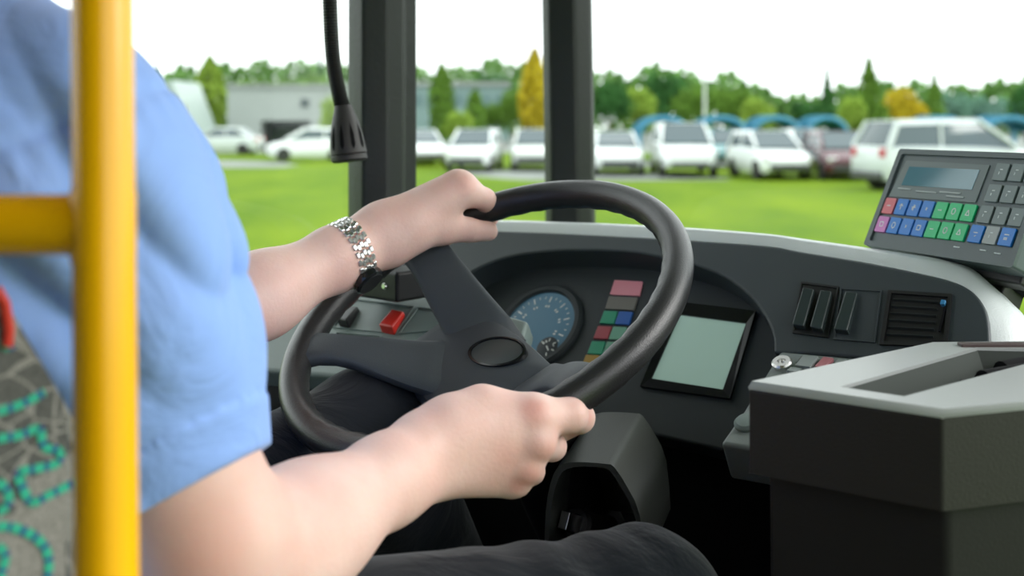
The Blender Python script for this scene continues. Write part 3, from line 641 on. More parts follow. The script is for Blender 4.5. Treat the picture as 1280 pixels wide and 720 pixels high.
motif([(-4, 657), (20, 660), (45, 672), (58, 690), (60, 712), (55, 730)])
motif([(-4, 682), (6, 694), (2, 712), (-2, 726)])
motif([(2, 425), (8, 434), (16, 430)])
mb = MB(); a = [Vector((*spx(*q), .003)) for q in ((-8, 360), (3, 378), (8, 412), (6, 432))]
mb.tube([SM @ p for p in a], .003, 8); tag(mb.build('belt_strap', M['red'], seat), 'red strap')

# ------------------------------------------------------------------ the driver
def skin_mat():
    m = mat('skin', (.78, .50, .40), .48, sss=.25, spec=.35); N, L = m.node_tree.nodes, m.node_tree.links; b = N['Principled BSDF']; tc = N.new('ShaderNodeTexCoord')
    a = N.new('ShaderNodeTexNoise'); a.inputs['Scale'].default_value = 22; a.inputs['Detail'].default_value = 5; L.new(tc.outputs['Object'], a.inputs['Vector'])
    r = N.new('ShaderNodeValToRGB'); r.color_ramp.elements[0].position = .3; r.color_ramp.elements[1].position = .72
    r.color_ramp.elements[0].color = (.79, .545, .485, 1); r.color_ramp.elements[1].color = (.74, .455, .395, 1); L.new(a.outputs['Fac'], r.inputs[0])
    cur = r.outputs[0]
    for (p, rad, s) in KNUCK:                               # reddened skin over the knuckles and elbow
        d = N.new('ShaderNodeVectorMath'); d.operation = 'DISTANCE'; L.new(tc.outputs['Object'], d.inputs[0]); d.inputs[1].default_value = p
        k = N.new('ShaderNodeMapRange'); k.interpolation_type = 'SMOOTHSTEP'; k.inputs['From Min'].default_value = rad; k.inputs['From Max'].default_value = rad*.15; k.inputs['To Max'].default_value = s; L.new(d.outputs['Value'], k.inputs['Value'])
        x = N.new('ShaderNodeMix'); x.data_type = 'RGBA'; L.new(k.outputs[0], x.inputs['Factor']); L.new(cur, x.inputs[6]); x.inputs[7].default_value = (.66, .22, .17, 1); cur = x.outputs[2]
    L.new(cur, b.inputs['Base Color'])
    f = N.new('ShaderNodeTexNoise'); f.inputs['Scale'].default_value = 260; f.inputs['Detail'].default_value = 4; L.new(tc.outputs['Object'], f.inputs['Vector'])
    k = N.new('ShaderNodeBump'); k.inputs['Strength'].default_value = .25; k.inputs['Distance'].default_value = .0012; L.new(f.outputs['Fac'], k.inputs['Height']); L.new(k.outputs['Normal'], b.inputs['Normal'])
    return m
# joints
RSH = P(61, 209, .70); RMID = P(140, 380, .71); REL = P(255, 738, .745)
RWR = P(530, 572, .965)
LSH = RSH+Vector((-.28, .25, -.01)); LEL = P(140, 462, 1.12); LWR = P(478, 293, 1.365)
HIP = Vector((-.40, .86, CAMZ-.48)); NECK = Vector((-.425, .835, CAMZ+.07)); CH = (RSH+LSH)/2
def chain(pts, k=.02): return [rc(pts[i][0], pts[i][1], pts[i+1][0], pts[i+1][1], k) for i in range(len(pts)-1)]
body = []
# torso and neck (under the shirt)
for z, w, r in ((-.06, .12, .085), (-.16, .10, .095), (-.30, .08, .095), (-.45, .08, .10)):
    c = Vector((CH.x-.005, CH.y, CAMZ+z)); body.append(rc(c-RT*w, r, c+RT*w, r, .06))
body += [rc(HIP-RT*.09, .105, HIP+RT*.09, .105, .06), rc(CH+Vector((0, 0, -.05)), .07, NECK, .056, .05), rc(NECK, .054, NECK+FW*.02+UP*.09, .052, .03)]
body += [rc(CH-RT*.02+UP*-.02, .05, RSH, .052, .04), rc(CH+RT*-.02+UP*-.02, .05, LSH, .052, .04)]
# head: skull, jaw, nose, ears, brow, lips
HC = NECK+FW*.035+UP*.19
body += [rc(HC-FW*.035, .078, HC+FW*.02+UP*.01, .076, .03), rc(HC-FW*.01-UP*.05, .062, HC+FW*.065-UP*.085, .034, .03), rc(HC+FW*.06-UP*.04, .045, HC+FW*.07-UP*.08, .034, .02),
         rc(HC+FW*.085+UP*.0, .010, HC+FW*.112-UP*.032, .013, .012), rc(HC+FW*.086+UP*.018-RT*.03, .010, HC+FW*.086+UP*.018+RT*.03, .010, .012),
         rc(HC+FW*.094-UP*.062-RT*.016, .007, HC+FW*.094-UP*.062+RT*.016, .007, .006), rc(HC+FW*.091-UP*.074-RT*.012, .007, HC+FW*.091-UP*.074+RT*.012, .007, .006)]
for s in (-1, 1): body += [rc(HC+RT*s*.076-UP*.03, .010, HC+RT*s*.086+UP*.02-FW*.012, .012, .008), rc(HC+RT*s*.05+FW*.06-UP*.03, .02, HC+RT*s*.04+FW*.07-UP*.04, .02, .02)]
# right arm
ax = (RWR-REL).normalized()
body += [rc(RSH, .056, RMID, .052, .03), rc(RMID, .052, REL+UP*.05, .049, .03), rc(REL+UP*.02+ax*.01, .046, REL+ax*.075, .047, .03)]
e = lambda t, dx=0, dy=0, dY=0: P(255+(530-255)*t+dx, 738+(572-738)*t+dy, .745+(.965-.745)*t+dY)
body += [rc(e(.22, -4, 4), .0465, e(.5, -2, 0), .0425, .03), rc(e(.5, -2, 0), .0425, e(.82, 2, -2), .0340, .03), rc(e(.82, 0, -12), .0275, e(1.0, -2, -16), .0240, .02), rc(e(.82, 4, 10), .0275, e(1.0, 8, 18), .0240, .02)]
W1, W2 = e(1.0, -2, -14), e(1.0, 8, 18)
# right hand
R_i, R_m, R_r, R_p = P(664, 523, 1.008), P(668, 556, 1.000), P(654, 583, 1.000), P(638, 602, 1.006)
body += [rc(W1, .0235, R_i, .0165, .02), rc(W1.lerp(W2, .4), .0225, R_m, .0158, .011), rc(W1.lerp(W2, .7), .022, R_r, .0148, .011), rc(W2, .0215, R_p, .0140, .011)]
body += [rc(a_, r_, a_+Vector((.003, .002, -.001)), r_, .008) for a_, r_ in ((P(668, 521, .999), .0145), (P(672, 556, .990), .0135), (P(658, 586, .990), .0125), (P(643, 604, .996), .0115))]
body += chain([(R_i, .0158), (P(712, 519, 1.026), .0152), (P(724, 522, 1.050), .0140), (P(706, 536, 1.080), .0112)], .006)
body += chain([(R_m, .0155), (P(690, 558, 1.040), .0130), (P(688, 552, 1.075), .0118), (P(668, 548, 1.085), .0105)], .005)
body += chain([(R_r, .0142), (P(664, 589, 1.045), .0122), (P(660, 578, 1.076), .0112), (P(645, 570, 1.080), .010)], .005)
body += chain([(R_p, .0132), (P(646, 604, 1.043), .0110), (P(640, 592, 1.070), .010), (P(628, 584, 1.072), .0092)], .005)
T1, T2 = P(566, 534, .985), P(602, 507, 1.003)
body += [rc(W1, .020, T1, .0195, .02), rc(T1, .0205, T2, .0150, .018), rc(T2, .015, P(648, 512, 1.030), .0130, .012), rc(P(648, 512, 1.030), .0130, P(690, 506, 1.055), .0105, .006), rc(T1, .018, R_i, .013, .03)]
# left arm
al = (LWR-LEL).normalized(); g = lambda t, dx=0, dy=0: P(140+(478-140)*t+dx, 462+(293-462)*t+dy, 1.12+(1.365-1.12)*t)
body += [rc(LSH, .055, LEL, .046, .03), rc(LEL, .045, g(.22), .047, .03), rc(g(.22), .047, g(.55), .0435, .03), rc(g(.55), .0435, g(.82), .0345, .03), rc(g(.82, 0, -7), .0295, g(1, 0, -10), .0265, .02), rc(g(.82, 2, 9), .029, g(1, 6, 10), .0265, .02)]
V1, V2 = g(1, 0, -9), g(1, 6, 11)
L_i, L_m, L_r, L_p = P(573, 236, 1.400), P(560, 237, 1.428), P(546, 246, 1.450), P(532, 258, 1.468)
body += [rc(V1, .026, L_i, .0165, .025), rc(V1.lerp(V2, .3), .024, L_m, .0165, .016), rc(V1.lerp(V2, .6), .024, L_r, .0155, .016), rc(V2, .024, L_p, .0145, .016)]
body += chain([(L_i, .0160), (P(606, 249, 1.432), .0135), (P(611, 272, 1.470), .0118), (P(592, 284, 1.482), .0105)], .006)
body += chain([(L_m, .0160), (P(590, 252, 1.468), .0132), (P(588, 280, 1.496), .0115), (P(566, 292, 1.494), .0102)], .005)
body += chain([(L_r, .0150), (P(566, 262, 1.492), .0125), (P(566, 292, 1.506), .011), (P(547, 304, 1.492), .0100)], .005)
body += chain([(L_p, .0140), (P(546, 276, 1.500), .0112), (P(550, 302, 1.498), .0100), (P(545, 317, 1.472), .0090)], .005)
U1, U2 = P(512, 285, 1.375), P(553, 288, 1.395)
body += [rc(V2, .022, U1, .0205, .02), rc(U1, .0205, U2, .0160, .018), rc(U2, .0165, P(588, 288, 1.412), .0142, .010), rc(P(588, 288, 1.412), .0142, P(610, 289, 1.422), .0128, .006), rc(U1, .016, L_i, .012, .04), rc(P(500, 300, 1.39), .016, P(535, 296, 1.425), .016, .02)]
# thighs inside the trousers
RKN = P(800, 772, 1.0); LKN = P(462, 540, 1.30)
body += [rc(HIP+RT*.1, .08, RKN, .052, .05), rc(HIP-RT*.1, .08, LKN, .052, .05)]
KNUCK = [(P(668, 517, .99), 0.020, .55), (P(676, 560, .985), .016, .5), (P(662, 590, .985), .015, .55), (P(648, 604, .985), .015, .45), (P(625, 575, .98), .045, .25), (P(260, 680, .70), .05, .3), (P(735, 522, 1.035), .012, .35), (P(578, 232, 1.385), .02, .3), (P(545, 318, 1.465), .014, .5)]
M['skin'] = skin_mat()
def body_fn(p, pr): return sd_union(p, body, pr)
person = sdf_mesh('person', body_fn, (-.80, .55, CAMZ-.66), (.25, 1.56, CAMZ+.42), .003, M['skin'], relax=3)
tag(person, 'driver in pale blue short-sleeved shirt and dark trousers with both hands on the wheel', 'person')
# shirt
def cloth(name, col, rough=.85):
    m = mat(name, col, rough, spec=.2); N, L = m.node_tree.nodes, m.node_tree.links; b = N['Principled BSDF']; tc = N.new('ShaderNodeTexCoord')
    a = N.new('ShaderNodeTexNoise'); a.inputs['Scale'].default_value = 9; a.inputs['Detail'].default_value = 5; a.inputs['Distortion'].default_value = 1.2; L.new(tc.outputs['Object'], a.inputs['Vector'])
    w = N.new('ShaderNodeTexNoise'); w.inputs['Scale'].default_value = 900; L.new(tc.outputs['Object'], w.inputs['Vector'])
    k = N.new('ShaderNodeBump'); k.inputs['Strength'].default_value = .6; k.inputs['Distance'].default_value = .018; L.new(a.outputs['Fac'], k.inputs['Height'])
    k2 = N.new('ShaderNodeBump'); k2.inputs['Strength'].default_value = .12; k2.inputs['Distance'].default_value = .001; L.new(w.outputs['Fac'], k2.inputs['Height']); L.new(k.outputs['Normal'], k2.inputs['Normal']); L.new(k2.outputs['Normal'], b.inputs['Normal'])
    b.inputs['Sheen Weight'].default_value = .15
    return m
M['shirt'] = cloth('shirt_cotton', (.27, .425, .88)); M['trousers'] = cloth('trouser_cloth', (.013, .016, .022))
tor = []
for z, w, r in ((-.05, .125, .090), (-.16, .115, .118), (-.30, .105, .120), (-.45, .105, .125), (-.55, .10, .13)):
    c = Vector((CH.x-.005, CH.y, CAMZ+z)); tor.append(rc(c-RT*w, r, c+RT*w, r, .08))
tor += [rc(CH+UP*-.03, .09, NECK-UP*.02, .066, .06), rc(CH-UP*.01, .062, RSH+UP*-.0, .068, .06), rc(CH-UP*.01, .062, LSH, .066, .06)]
RHEM = P(214, 626, .742); hemax = (P(1, 0, 1)-P(0, 0, 1))*.46-UP*(1/FPX)*.80+Vector((0, -.00012, 0)); hemax.normalize()
slv = [(P(-44, 99, .75), .075), (RSH, .071), (P(112, 298, .705), .0695), (P(160, 400, .71), .0675), (P(187, 500, .725), .0625), (P(206, 600, .742), .0565), (P(226, 700, .746), .0555)]
rsl = [rc(*slv[k], *slv[k+1], .04) for k in range(len(slv)-1)]
lax = (LEL-LSH).normalized(); lsl = [rc(LSH, .070, LEL, .062, .05)]; LHEM = LSH.lerp(LEL, .8)
A_rm, A_el = np.array(RMID), np.array(RHEM)
def shirt_fn(p, pr):
    d = sd_union(p, tor, pr)
    hx = (p-np.array(RHEM))@np.array(hemax)
    s = sd_union(p, rsl, pr)
    s = s-np.where(hx > -.030, .0016, 0)+np.where(np.abs(hx+.0305) < .0013, .0012, 0)
    s = np.maximum(s, hx)
    inn2 = np.minimum(sd_caps(p, rc(slv[4][0], slv[4][1]-.004, slv[5][0], slv[5][1]-.004, .01)), sd_caps(p, rc(slv[5][0], slv[5][1]-.004, slv[6][0], slv[6][1]-.004, .01)))
    s = np.maximum(s, -np.maximum(inn2, -(hx+.022)))
    l = np.maximum(sd_union(p, lsl, pr), (p-np.array(LHEM))@np.array(lax))
    # folds: soft ridges running down the sleeve and fanning out from the armpit
    q = p-np.array(RSH); wgt = np.clip(1.2-np.linalg.norm(q-np.array((.05, -.02, -.06)), axis=1)/.17, 0, 1)
    u = q@np.array((.80, .25, .45)); v = q@np.array((-.5, .5, -.72))
    cr = lambda x: 1-2*np.abs(np.sin(x))
    fold = .0085*cr(u*46+1.4*np.sin(v*20)+.4)*wgt+.0070*cr(u*36-v*26+1.0)*wgt
    sa = np.array(RMID-RSH); sa = sa/np.linalg.norm(sa); hs = q@sa+.018; up_side = np.clip((q@np.array((.3, -.6, .75)))/.03, 0, 1)
    arc = q@np.cross(sa, np.array((.3, -.6, .75)))
    fold += (.0028*np.exp(-(hs/.0045)**2)+.0016*np.sin(arc*420)*np.exp(-((hs-.010)/.012)**2))*up_side
    fold += .0028*cr(u*20+v*9+.7)*np.clip(1-np.abs(hx+.12)/.12, 0, 1)
    fold = fold*np.clip(-(hx+.03)/.06, 0, 1)
    for o_, k_ in ((s, .05), (l, .05)):
        k2 = k_*np.clip(-(hx+.06)/.12, .02, 1)
        h = np.maximum(k2-np.abs(d-o_), 0)/k2; d = np.minimum(d, o_)-h*h*k2/4
    return d+fold
shirt = sdf_mesh('shirt', shirt_fn, (-.85, .50, CAMZ-.72), (.0, 1.18, CAMZ+.16), .0032, M['shirt'], person, relax=2)
mb = MB(); cn = NECK+UP*.02
mb.loft([[cn+(FW*math.cos(t)+RT*math.sin(t))*r+UP*(z+.012*math.cos(t)*-1) for t in [2*math.pi*k/28 for k in range(28)]] for r, z in ((.066, -.035), (.060, .018), (.064, .020), (.074, -.03))], cap=False)
co_ = mb.build('shirt_collar', M['shirt'], person)
# trousers
RAN, LAN = Vector((.30, 1.42, .10)), Vector((.06, 1.62, .10))
tr = [rc(HIP-RT*.09, .125, HIP+RT*.09, .125, .06), rc(HIP+RT*.1+UP*.045, .098, RKN, .072, .05), rc(RKN, .072, RKN.lerp(RAN, .45), .068, .03), rc(RKN.lerp(RAN, .45), .066, RAN, .052, .03),
      rc(HIP-RT*.1, .098, LKN, .070, .05), rc(LKN, .070, LKN.lerp(LAN, .45), .066, .03), rc(LKN.lerp(LAN, .45), .064, LAN, .052, .03)]
def tr_fn(p, pr):
    d = sd_union(p, tr, pr); q = p-np.array(RKN)
    return d+.0028*np.sin(q@np.array((95, 60, 40)))*np.clip(1-np.linalg.norm(q-np.array((-.05, -.02, .04)), axis=1)/.16, 0, 1)
sdf_mesh('trousers', tr_fn, (-.72, .60, .0), (.50, 1.80, CAMZ-.30), .006, M['trousers'], person, relax=2)
for an in (RAN, LAN):
    sh = [rc(an-UP*.03, .05, an+FW*.02-UP*.05, .045, .03), rc(an-FW*.05-UP*.06, .036, an+FW*.16-UP*.065, .033, .03)]
    sdf_mesh('shoe', lambda p, pr, sh=sh: np.maximum(sd_union(p, sh, pr), (.004-p[:, 2])), tuple(np.array(an)-.2), tuple(np.array(an)+.25), .006, M['gloss_black'], person)
hair = [rc(HC-FW*.045+UP*.02, .078, HC+FW*.015+UP*.03, .076, .03), rc(HC-FW*.06-UP*.03, .062, HC-FW*.05+UP*.02, .07, .03)]
def hair_fn(p, pr):
    q = p-np.array(HC); f = q@np.array(FW)
    return np.maximum(sd_union(p, hair, pr)-.004, np.maximum(f-.03-q[:, 2]*.6, -q[:, 2]-.075))+.001*np.sin(p@np.array((300, 200, 60)))
sdf_mesh('hair', hair_fn, tuple(np.array(HC)-.16), tuple(np.array(HC)+.16), .005, mat('hair', (.09, .055, .03), .6), person)
eye_w = mat('eye', (.75, .74, .72), .2)
for s in (-1, 1):
    mb = MB(); mb.lathe([(.0005, .011), (.006, .0095), (.0105, .004), (.011, 0), (.0105, -.004), (.005, -.010)], 20, frame(HC+FW*.079+RT*s*.031+UP*.002, RT, UP, -FW) @ Matrix.Rotation(math.pi, 4, 'X')); ey = mb.build('eye', eye_w, person); mb = MB(); mb.lathe([(.0055, .0088), (.0052, .0106), (.002, .0114)], 16, frame(HC+FW*.079+RT*s*.031+UP*.002, RT, UP, -FW) @ Matrix.Rotation(math.pi, 4, 'X')); mb.build('iris', M['matt_black'], ey)
# wristwatch on the left wrist
WX = g(.86, 6, 0); wz = (g(1)-g(.7)).normalized(); wx = (UP-wz*UP.dot(wz)).normalized(); wy = wz.cross(wx)
watch = thing('wristwatch', 'steel link wristwatch on the driver left wrist', 'watch', loc=WX)
mb = MB(); mb2 = MB()
def wr_(a, r): return WX+wx*math.cos(a)*(.0405+r)+wy*math.sin(a)*(.0355+r)
nl = 26
for k in range(nl):
    a = 2*math.pi*k/nl
    if abs((math.degrees(a)-138) % 360-0) < 20 or abs((math.degrees(a)-138) % 360-360) < 20: continue
    c = wr_(a, 0); t = (wr_(a+.02, 0)-wr_(a-.02, 0)).normalized(); nrm = t.cross(wz)
    for j in range(5):
        F_ = frame(c+wz*((j-2)*.0048)+t*(.0022 if j % 2 else 0), t, wz, t.cross(wz)); hw = .0036; pts = rrect(.0070, .0044, .0011, 2)
        mb.loft([[F_ @ Vector((x*s_, y*s_, z_)) for x, y in pts] for s_, z_ in ((1, -.0015), (1, .0008), (.72, .0018))])
mb.build('link_band', M['steel'], watch, smooth=False)
a = math.radians(138); c = wr_(a, .001); t = (wr_(a+.02, 0)-wr_(a-.02, 0)).normalized(); nn = (c-WX).normalized(); cM = frame(c, t, nn.cross(t), nn)
mb = MB(); mb.lathe([(.0175, -.004), (.0190, 0), (.0190, .005), (.0165, .007)], 32, cM); wc = mb.build('watch_case', M['gloss_black'], watch)
mb = MB(); mb.lathe([(.0155, .0060), (.0155, .0074)], 32, cM); mb.build('watch_dial', M['black'], wc)

# ------------------------------------------------------------------ outside: cars
tyre = mat('tyre', (.02, .02, .02), .8); cglass = mat('car_glass', (.03, .06, .07), .08, spec=.9); tail = mat('tail_lamp', (.45, .02, .03), .2); plast = mat('car_trim', (.05, .055, .055), .5)
paints = {k: mat('paint_'+k, c, .25, spec=.6, coat=.5) for k, c in dict(white=(.74, .78, .77), silver=(.55, .60, .60), teal=(.10, .25, .26), maroon=(.10, .03, .04), pearl=(.66, .70, .66)).items()}
def car(kind, paint, px, base, heading, label, name='parked_car', group=None, scale=.94):
    # x is forward; lower body and cabin lofted along x
    Y = EYE*FPX/(base-HOR); x = (px-640)/FPX*Y; h = math.radians(heading)
    root = thing(name, label, 'car', M=Matrix.Translation((x, Y, G0)) @ Matrix.Rotation(h, 4, 'Z') @ Matrix.Scale(scale, 4), group=group)
    if kind == 'sedan': st = [(-2.15, .62, .42, .78), (-2.05, .80, .25, .98), (-1.3, .86, .2, 1.0), (0, .88, .2, .98), (1.0, .87, .2, .95), (1.8, .82, .22, .80), (2.15, .66, .32, .62)]; gh = [(-1.55, .70, .02), (-.95, .63, .46), (.15, .63, .48), (1.05, .72, .02)]; bl = .96
    elif kind == 'hatch': st = [(-1.9, .68, .38, .9), (-1.82, .80, .24, 1.0), (-1.1, .84, .2, 1.02), (0, .85, .2, 1.0), (.9, .84, .2, .96), (1.6, .80, .22, .82), (1.92, .64, .32, .64)]; gh = [(-1.82, .70, .02), (-1.5, .64, .48), (.1, .64, .52), (1.0, .72, .02)]; bl = .98
    else: st = [(-2.35, .78, .42, 1.0), (-2.28, .90, .3, 1.12), (-1.4, .93, .28, 1.12), (0, .94, .28, 1.1), (1.1, .92, .28, 1.06), (1.9, .88, .3, .95), (2.3, .70, .38, .75)]; gh = [(-2.26, .80, .02), (-1.95, .72, .62), (.2, .72, .66), (1.15, .82, .02)]; bl = 1.09
    def sec(x, w, z0, z1): return [Vector((x, y, z)) for y, z in ((-w*.9, z0), (-w, z0+.12), (-w, (z0+z1)/2), (-w*.96, z1-.06), (-w*.86, z1), (w*.86, z1), (w*.96, z1-.06), (w, (z0+z1)/2), (w, z0+.12), (w*.9, z0))]
    mb = MB(); mb.loft([sec(*s) for s in st]); mb.build('body', paints[paint], root, angle=40)
    mb = MB(); mb.loft([[Vector((x, y, z)) for y, z in ((-w*1.06, bl-.02), (-w, bl+hh*.8), (-w*.9, bl+hh), (w*.9, bl+hh), (w, bl+hh*.8), (w*1.06, bl-.02))] for x, w, hh in gh]); mb.build('window', cglass, root, angle=30)
    mb = MB(); r1, r2 = gh[1], gh[2]
    mb.loft([[Vector((x, y, z)) for y, z in ((-w*1.0, bl+hh*.86), (-w*.88, bl+hh+.03), (w*.88, bl+hh+.03), (w*1.0, bl+hh*.86))] for x, w, hh in (r1, ((r1[0]+r2[0])/2, r1[1], (r1[2]+r2[2])/2+.01), r2)])
    for s in (-1, 1):
        for (a, b, w) in ((gh[0], gh[1], .07), (gh[3], gh[2], .05)): mb.tube([(a[0], s*a[1]*1.03, bl), (b[0], s*b[1]*.97, bl+b[2])], w, 6)
        xm = (gh[1][0]+gh[2][0])/2+.05; mb.tube([(xm, s*gh[1][1]*1.05, bl), (xm, s*gh[1][1]*.98, bl+gh[1][2])], .04, 6)
    mb.build('roof', paints[paint], root, angle=40)
    for sx in (st[1][0]+.72, st[-2][0]-.42):
        for s in (-1, 1):
            Wm = Matrix.Translation((sx, s*(st[3][1]-.10), .31)) @ Matrix.Rotation(math.pi/2, 4, 'X')
            mb = MB(); mb.lathe([(.20, -.11), (.31, -.10), (.315, 0), (.31, .10), (.20, .11)], 20, Wm); w = mb.build('wheel', tyre, root)
    for s in (-1, 1):
        z = st[1][3]-.16; mb = MB(); mb.box((st[1][0]-.02, s*.66, z), (.06, .13, .11)); mb.build('tail_lamp', tail, root, bevel=.02)
        mb = MB(); mb.box((st[-2][0]+.12, s*.62, .66), (.14, .14, .07)); mb.build('headlamp', M['steel'], root, bevel=.03)
    for xb, wb in ((st[0][0]-.02, .7), (st[-1][0]-.02, .62)):
        mb = MB(); mb.box((xb, 0, .41), (.08, wb, .09)); mb.build('bumper', plast, root, bevel=.03)
    return root
car('sedan', 'silver', 278, 193, 178, 'pale silver car far left beyond the driver side window')
car('hatch', 'white', 386, 201, -165, 'large white car behind the gooseneck microphone')
car('sedan', 'white', 524, 206, 285, 'white saloon just right of the left pillar')
car('hatch', 'white', 594, 212, 262, 'white hatchback parked between the two pillars')
car('hatch', 'pearl', 668, 211, 268, 'off-white car beside the left edge of the second pillar')
car('sedan', 'white', 768, 216, 270, 'white saloon just right of the second pillar, left of the blue arches')
car('suv', 'white', 853, 218, 268, 'taller white car facing straight on under the first blue arches')
car('hatch', 'teal', 908, 209, 268, 'dark teal hatchback between two white cars')
car('hatch', 'white', 960, 222, 277, 'white hatchback with large dark windscreen under a blue arch')
car('hatch', 'silver', 1010, 210, 268, 'small pale silver car left of the maroon car')
car('hatch', 'maroon', 1048, 223, 268, 'dark maroon car directly behind the tail of the big estate')
car('suv', 'silver', 1192, 238, 12, 'large silver estate car behind the keypad terminal, nearest of the parked cars', name='estate_car', scale=1.0)

# ------------------------------------------------------------------ trees
barkm = mat('bark', (.09, .06, .035), .9)
def leafm(name, c): return mat(name, c, .8, var=.35, vscale=.9, spec=.15)
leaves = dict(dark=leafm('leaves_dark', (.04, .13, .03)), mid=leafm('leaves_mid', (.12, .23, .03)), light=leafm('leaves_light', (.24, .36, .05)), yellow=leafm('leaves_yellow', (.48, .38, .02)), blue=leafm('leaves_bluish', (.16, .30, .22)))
def crown_mesh(kind, seed, n=2200):
    r = random.Random(seed); mb = MB(); cl = [(r.uniform(0, 6.28), r.uniform(.1, .95), r.uniform(.35, 1)) for _ in range(16)]
    for _ in range(n):
        if kind == 'cone':
            z = r.random()**1.6; rad = (1-z)*.40*(.75+.5*abs(math.sin(z*22)))+.015; a = r.uniform(0, 6.28); q = rad*math.sqrt(r.random()); c = Vector((q*math.cos(a), q*math.sin(a), .08+.92*z))
        elif kind == 'column':
            z = r.random(); rad = .24*math.sin(math.pi*min(.98, .12+z*.88))**.7; a = r.uniform(0, 6.28); q = rad*math.sqrt(r.random()); c = Vector((q*math.cos(a), q*math.sin(a), .06+.94*z))
        else:
            a, zz, w = r.choice(cl); cc = Vector((.30*w*math.cos(a), .30*w*math.sin(a), .34+.46*zz*(1.1-.4*w))); d = Vector((r.gauss(0, 1), r.gauss(0, 1), r.gauss(0, 1))).normalized(); c = cc+d*(.19*r.random()**.4)
        s = r.uniform(.022, .050); u = Vector((r.gauss(0, 1), r.gauss(0, 1), r.gauss(0, 1))).normalized(); v = u.orthogonal().normalized(); v = (Matrix.Rotation(r.uniform(0, 6.28), 3, u) @ v); w_ = u.cross(v)
        mb.add([c-v*s, c+w_*s*.6, c+v*s, c-w_*s*.6], [(0, 1, 2, 3)])
    return mb
CM_ = {}
def tree(kind, tint, px, topy, wpx, Y, label, group=None):
    x = (px-640)/FPX*Y; H = EYE+(HOR-topy)/FPX*Y; Wd = wpx/FPX*Y; nat = dict(cone=.80, column=.48, round=.92)[kind]
    root = thing('conifer_tree' if kind == 'cone' else 'tree', label, 'tree', M=Matrix.Translation((x, Y, G0)) @ Matrix.Rotation(random.uniform(0, 6), 4, 'Z') @ Matrix.Diagonal((Wd/nat, Wd/nat, H, 1)), group=group)
    key_ = (kind, random.randrange(2), tint)
    if key_ not in CM_:
        o = crown_mesh(kind, hash(key_[:2]) if False else len(CM_)+7).build('crown', leaves[tint], root, smooth=False); CM_[key_] = o.data
    else:
        o = bpy.data.objects.new('crown', CM_[key_]); COL.objects.link(o); o.parent = root
    if 'trunk' not in CM_:
        mb = MB(); mb.tube([(0, 0, 0), (.006, .004, .3), (0, .006, .75)], [.028, .020, .006], 8); CM_['trunk'] = mb.build('trunk', barkm, root).data
    else:
        t = bpy.data.objects.new('trunk', CM_['trunk']); COL.objects.link(t); t.parent = root
    return root
T = [('cone', 'dark', 195, 78, 26, 70, 'small dark conifer beside the shirt, leftmost tree in the side window'),
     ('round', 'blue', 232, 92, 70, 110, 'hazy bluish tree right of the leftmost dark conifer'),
     ('column', 'light', 262, 72, 46, 85, 'tall pale green tree in front of the left end of the building'),
     ('round', 'mid', 330, 82, 100, 112, 'olive tree rising behind the flat roof, left part'),
     ('round', 'mid', 385, 80, 96, 104, 'olive tree rising behind the flat roof, next to the microphone tube'),
     ('cone', 'dark', 400, 66, 26, 110, 'dark pointed conifer above the flat roof'),
     ('round', 'light', 418, 110, 46, 60, 'yellowish bush behind the microphone head'),
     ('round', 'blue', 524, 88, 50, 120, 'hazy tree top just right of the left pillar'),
     ('column', 'mid', 552, 80, 34, 80, 'slim green tree, first one right of the left pillar'),
     ('round', 'dark', 615, 76, 72, 105, 'dark rounded tree midway between the pillars'),
     ('column', 'mid', 594, 112, 28, 75, 'short slim tree in front of the pale building'),
     ('round', 'mid', 622, 118, 46, 86, 'bushy green tree in front of the right end of the pale building'),
     ('round', 'light', 574, 132, 44, 68, 'low yellow-green bush tree in front of the pale building'),
     ('round', 'mid', 688, 96, 50, 96, 'green tree partly behind the second pillar'),
     ('column', 'yellow', 668, 62, 40, 80, 'tall yellow tree left of the second pillar'),
     ('round', 'mid', 642, 98, 44, 84, 'green tree just left of the tall yellow tree'),
     ('round', 'dark', 764, 84, 62, 80, 'dark tree just right of the second pillar'),
     ('round', 'dark', 826, 76, 70, 100, 'tall dark tree left of the thin mast'),
     ('round', 'light', 796, 100, 56, 85, 'lighter green tree in front of the dark trees beside the second pillar'),
     ('round', 'mid', 862, 94, 60, 95, 'mid green tree behind the thin mast'),
     ('round', 'mid', 918, 94, 66, 90, 'wide mid green tree just right of the thin mast'),
     ('round', 'light', 950, 112, 54, 84, 'light green tree above the third blue arch'),
     ('cone', 'dark', 1034, 84, 30, 100, 'narrow dark conifer left of the tallest conifer'),
     ('round', 'dark', 1008, 116, 50, 96, 'low dark tree in the dip of the tree line'),
     ('cone', 'mid', 1086, 72, 62, 78, 'tallest green conifer left of the terminal'),
     ('round', 'light', 1064, 112, 44, 76, 'yellow-green tree at the foot of the tallest conifer'),
     ('round', 'yellow', 1132, 98, 58, 86, 'yellow rounded tree right of the tallest conifer'),
     ('cone', 'mid', 1168, 92, 40, 98, 'green conifer behind the yellow rounded tree'),
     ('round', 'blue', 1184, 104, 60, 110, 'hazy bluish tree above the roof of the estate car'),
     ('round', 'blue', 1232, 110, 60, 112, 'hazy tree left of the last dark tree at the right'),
     ('round', 'dark', 1284, 92, 56, 85, 'dark tree cut by the right side of the picture')]
for t in T: tree(*t)
r = random.Random(11); mb = MB()                               # the wood behind: nobody could count its trees
prof_ = [(100, 100), (240, 88), (330, 80), (420, 82), (520, 88), (560, 92), (615, 78), (690, 86), (745, 92), (790, 96), (826, 80), (880, 100), (918, 92), (960, 118), (1010, 124), (1050, 112), (1110, 104), (1200, 112), (1280, 100), (1400, 95)]
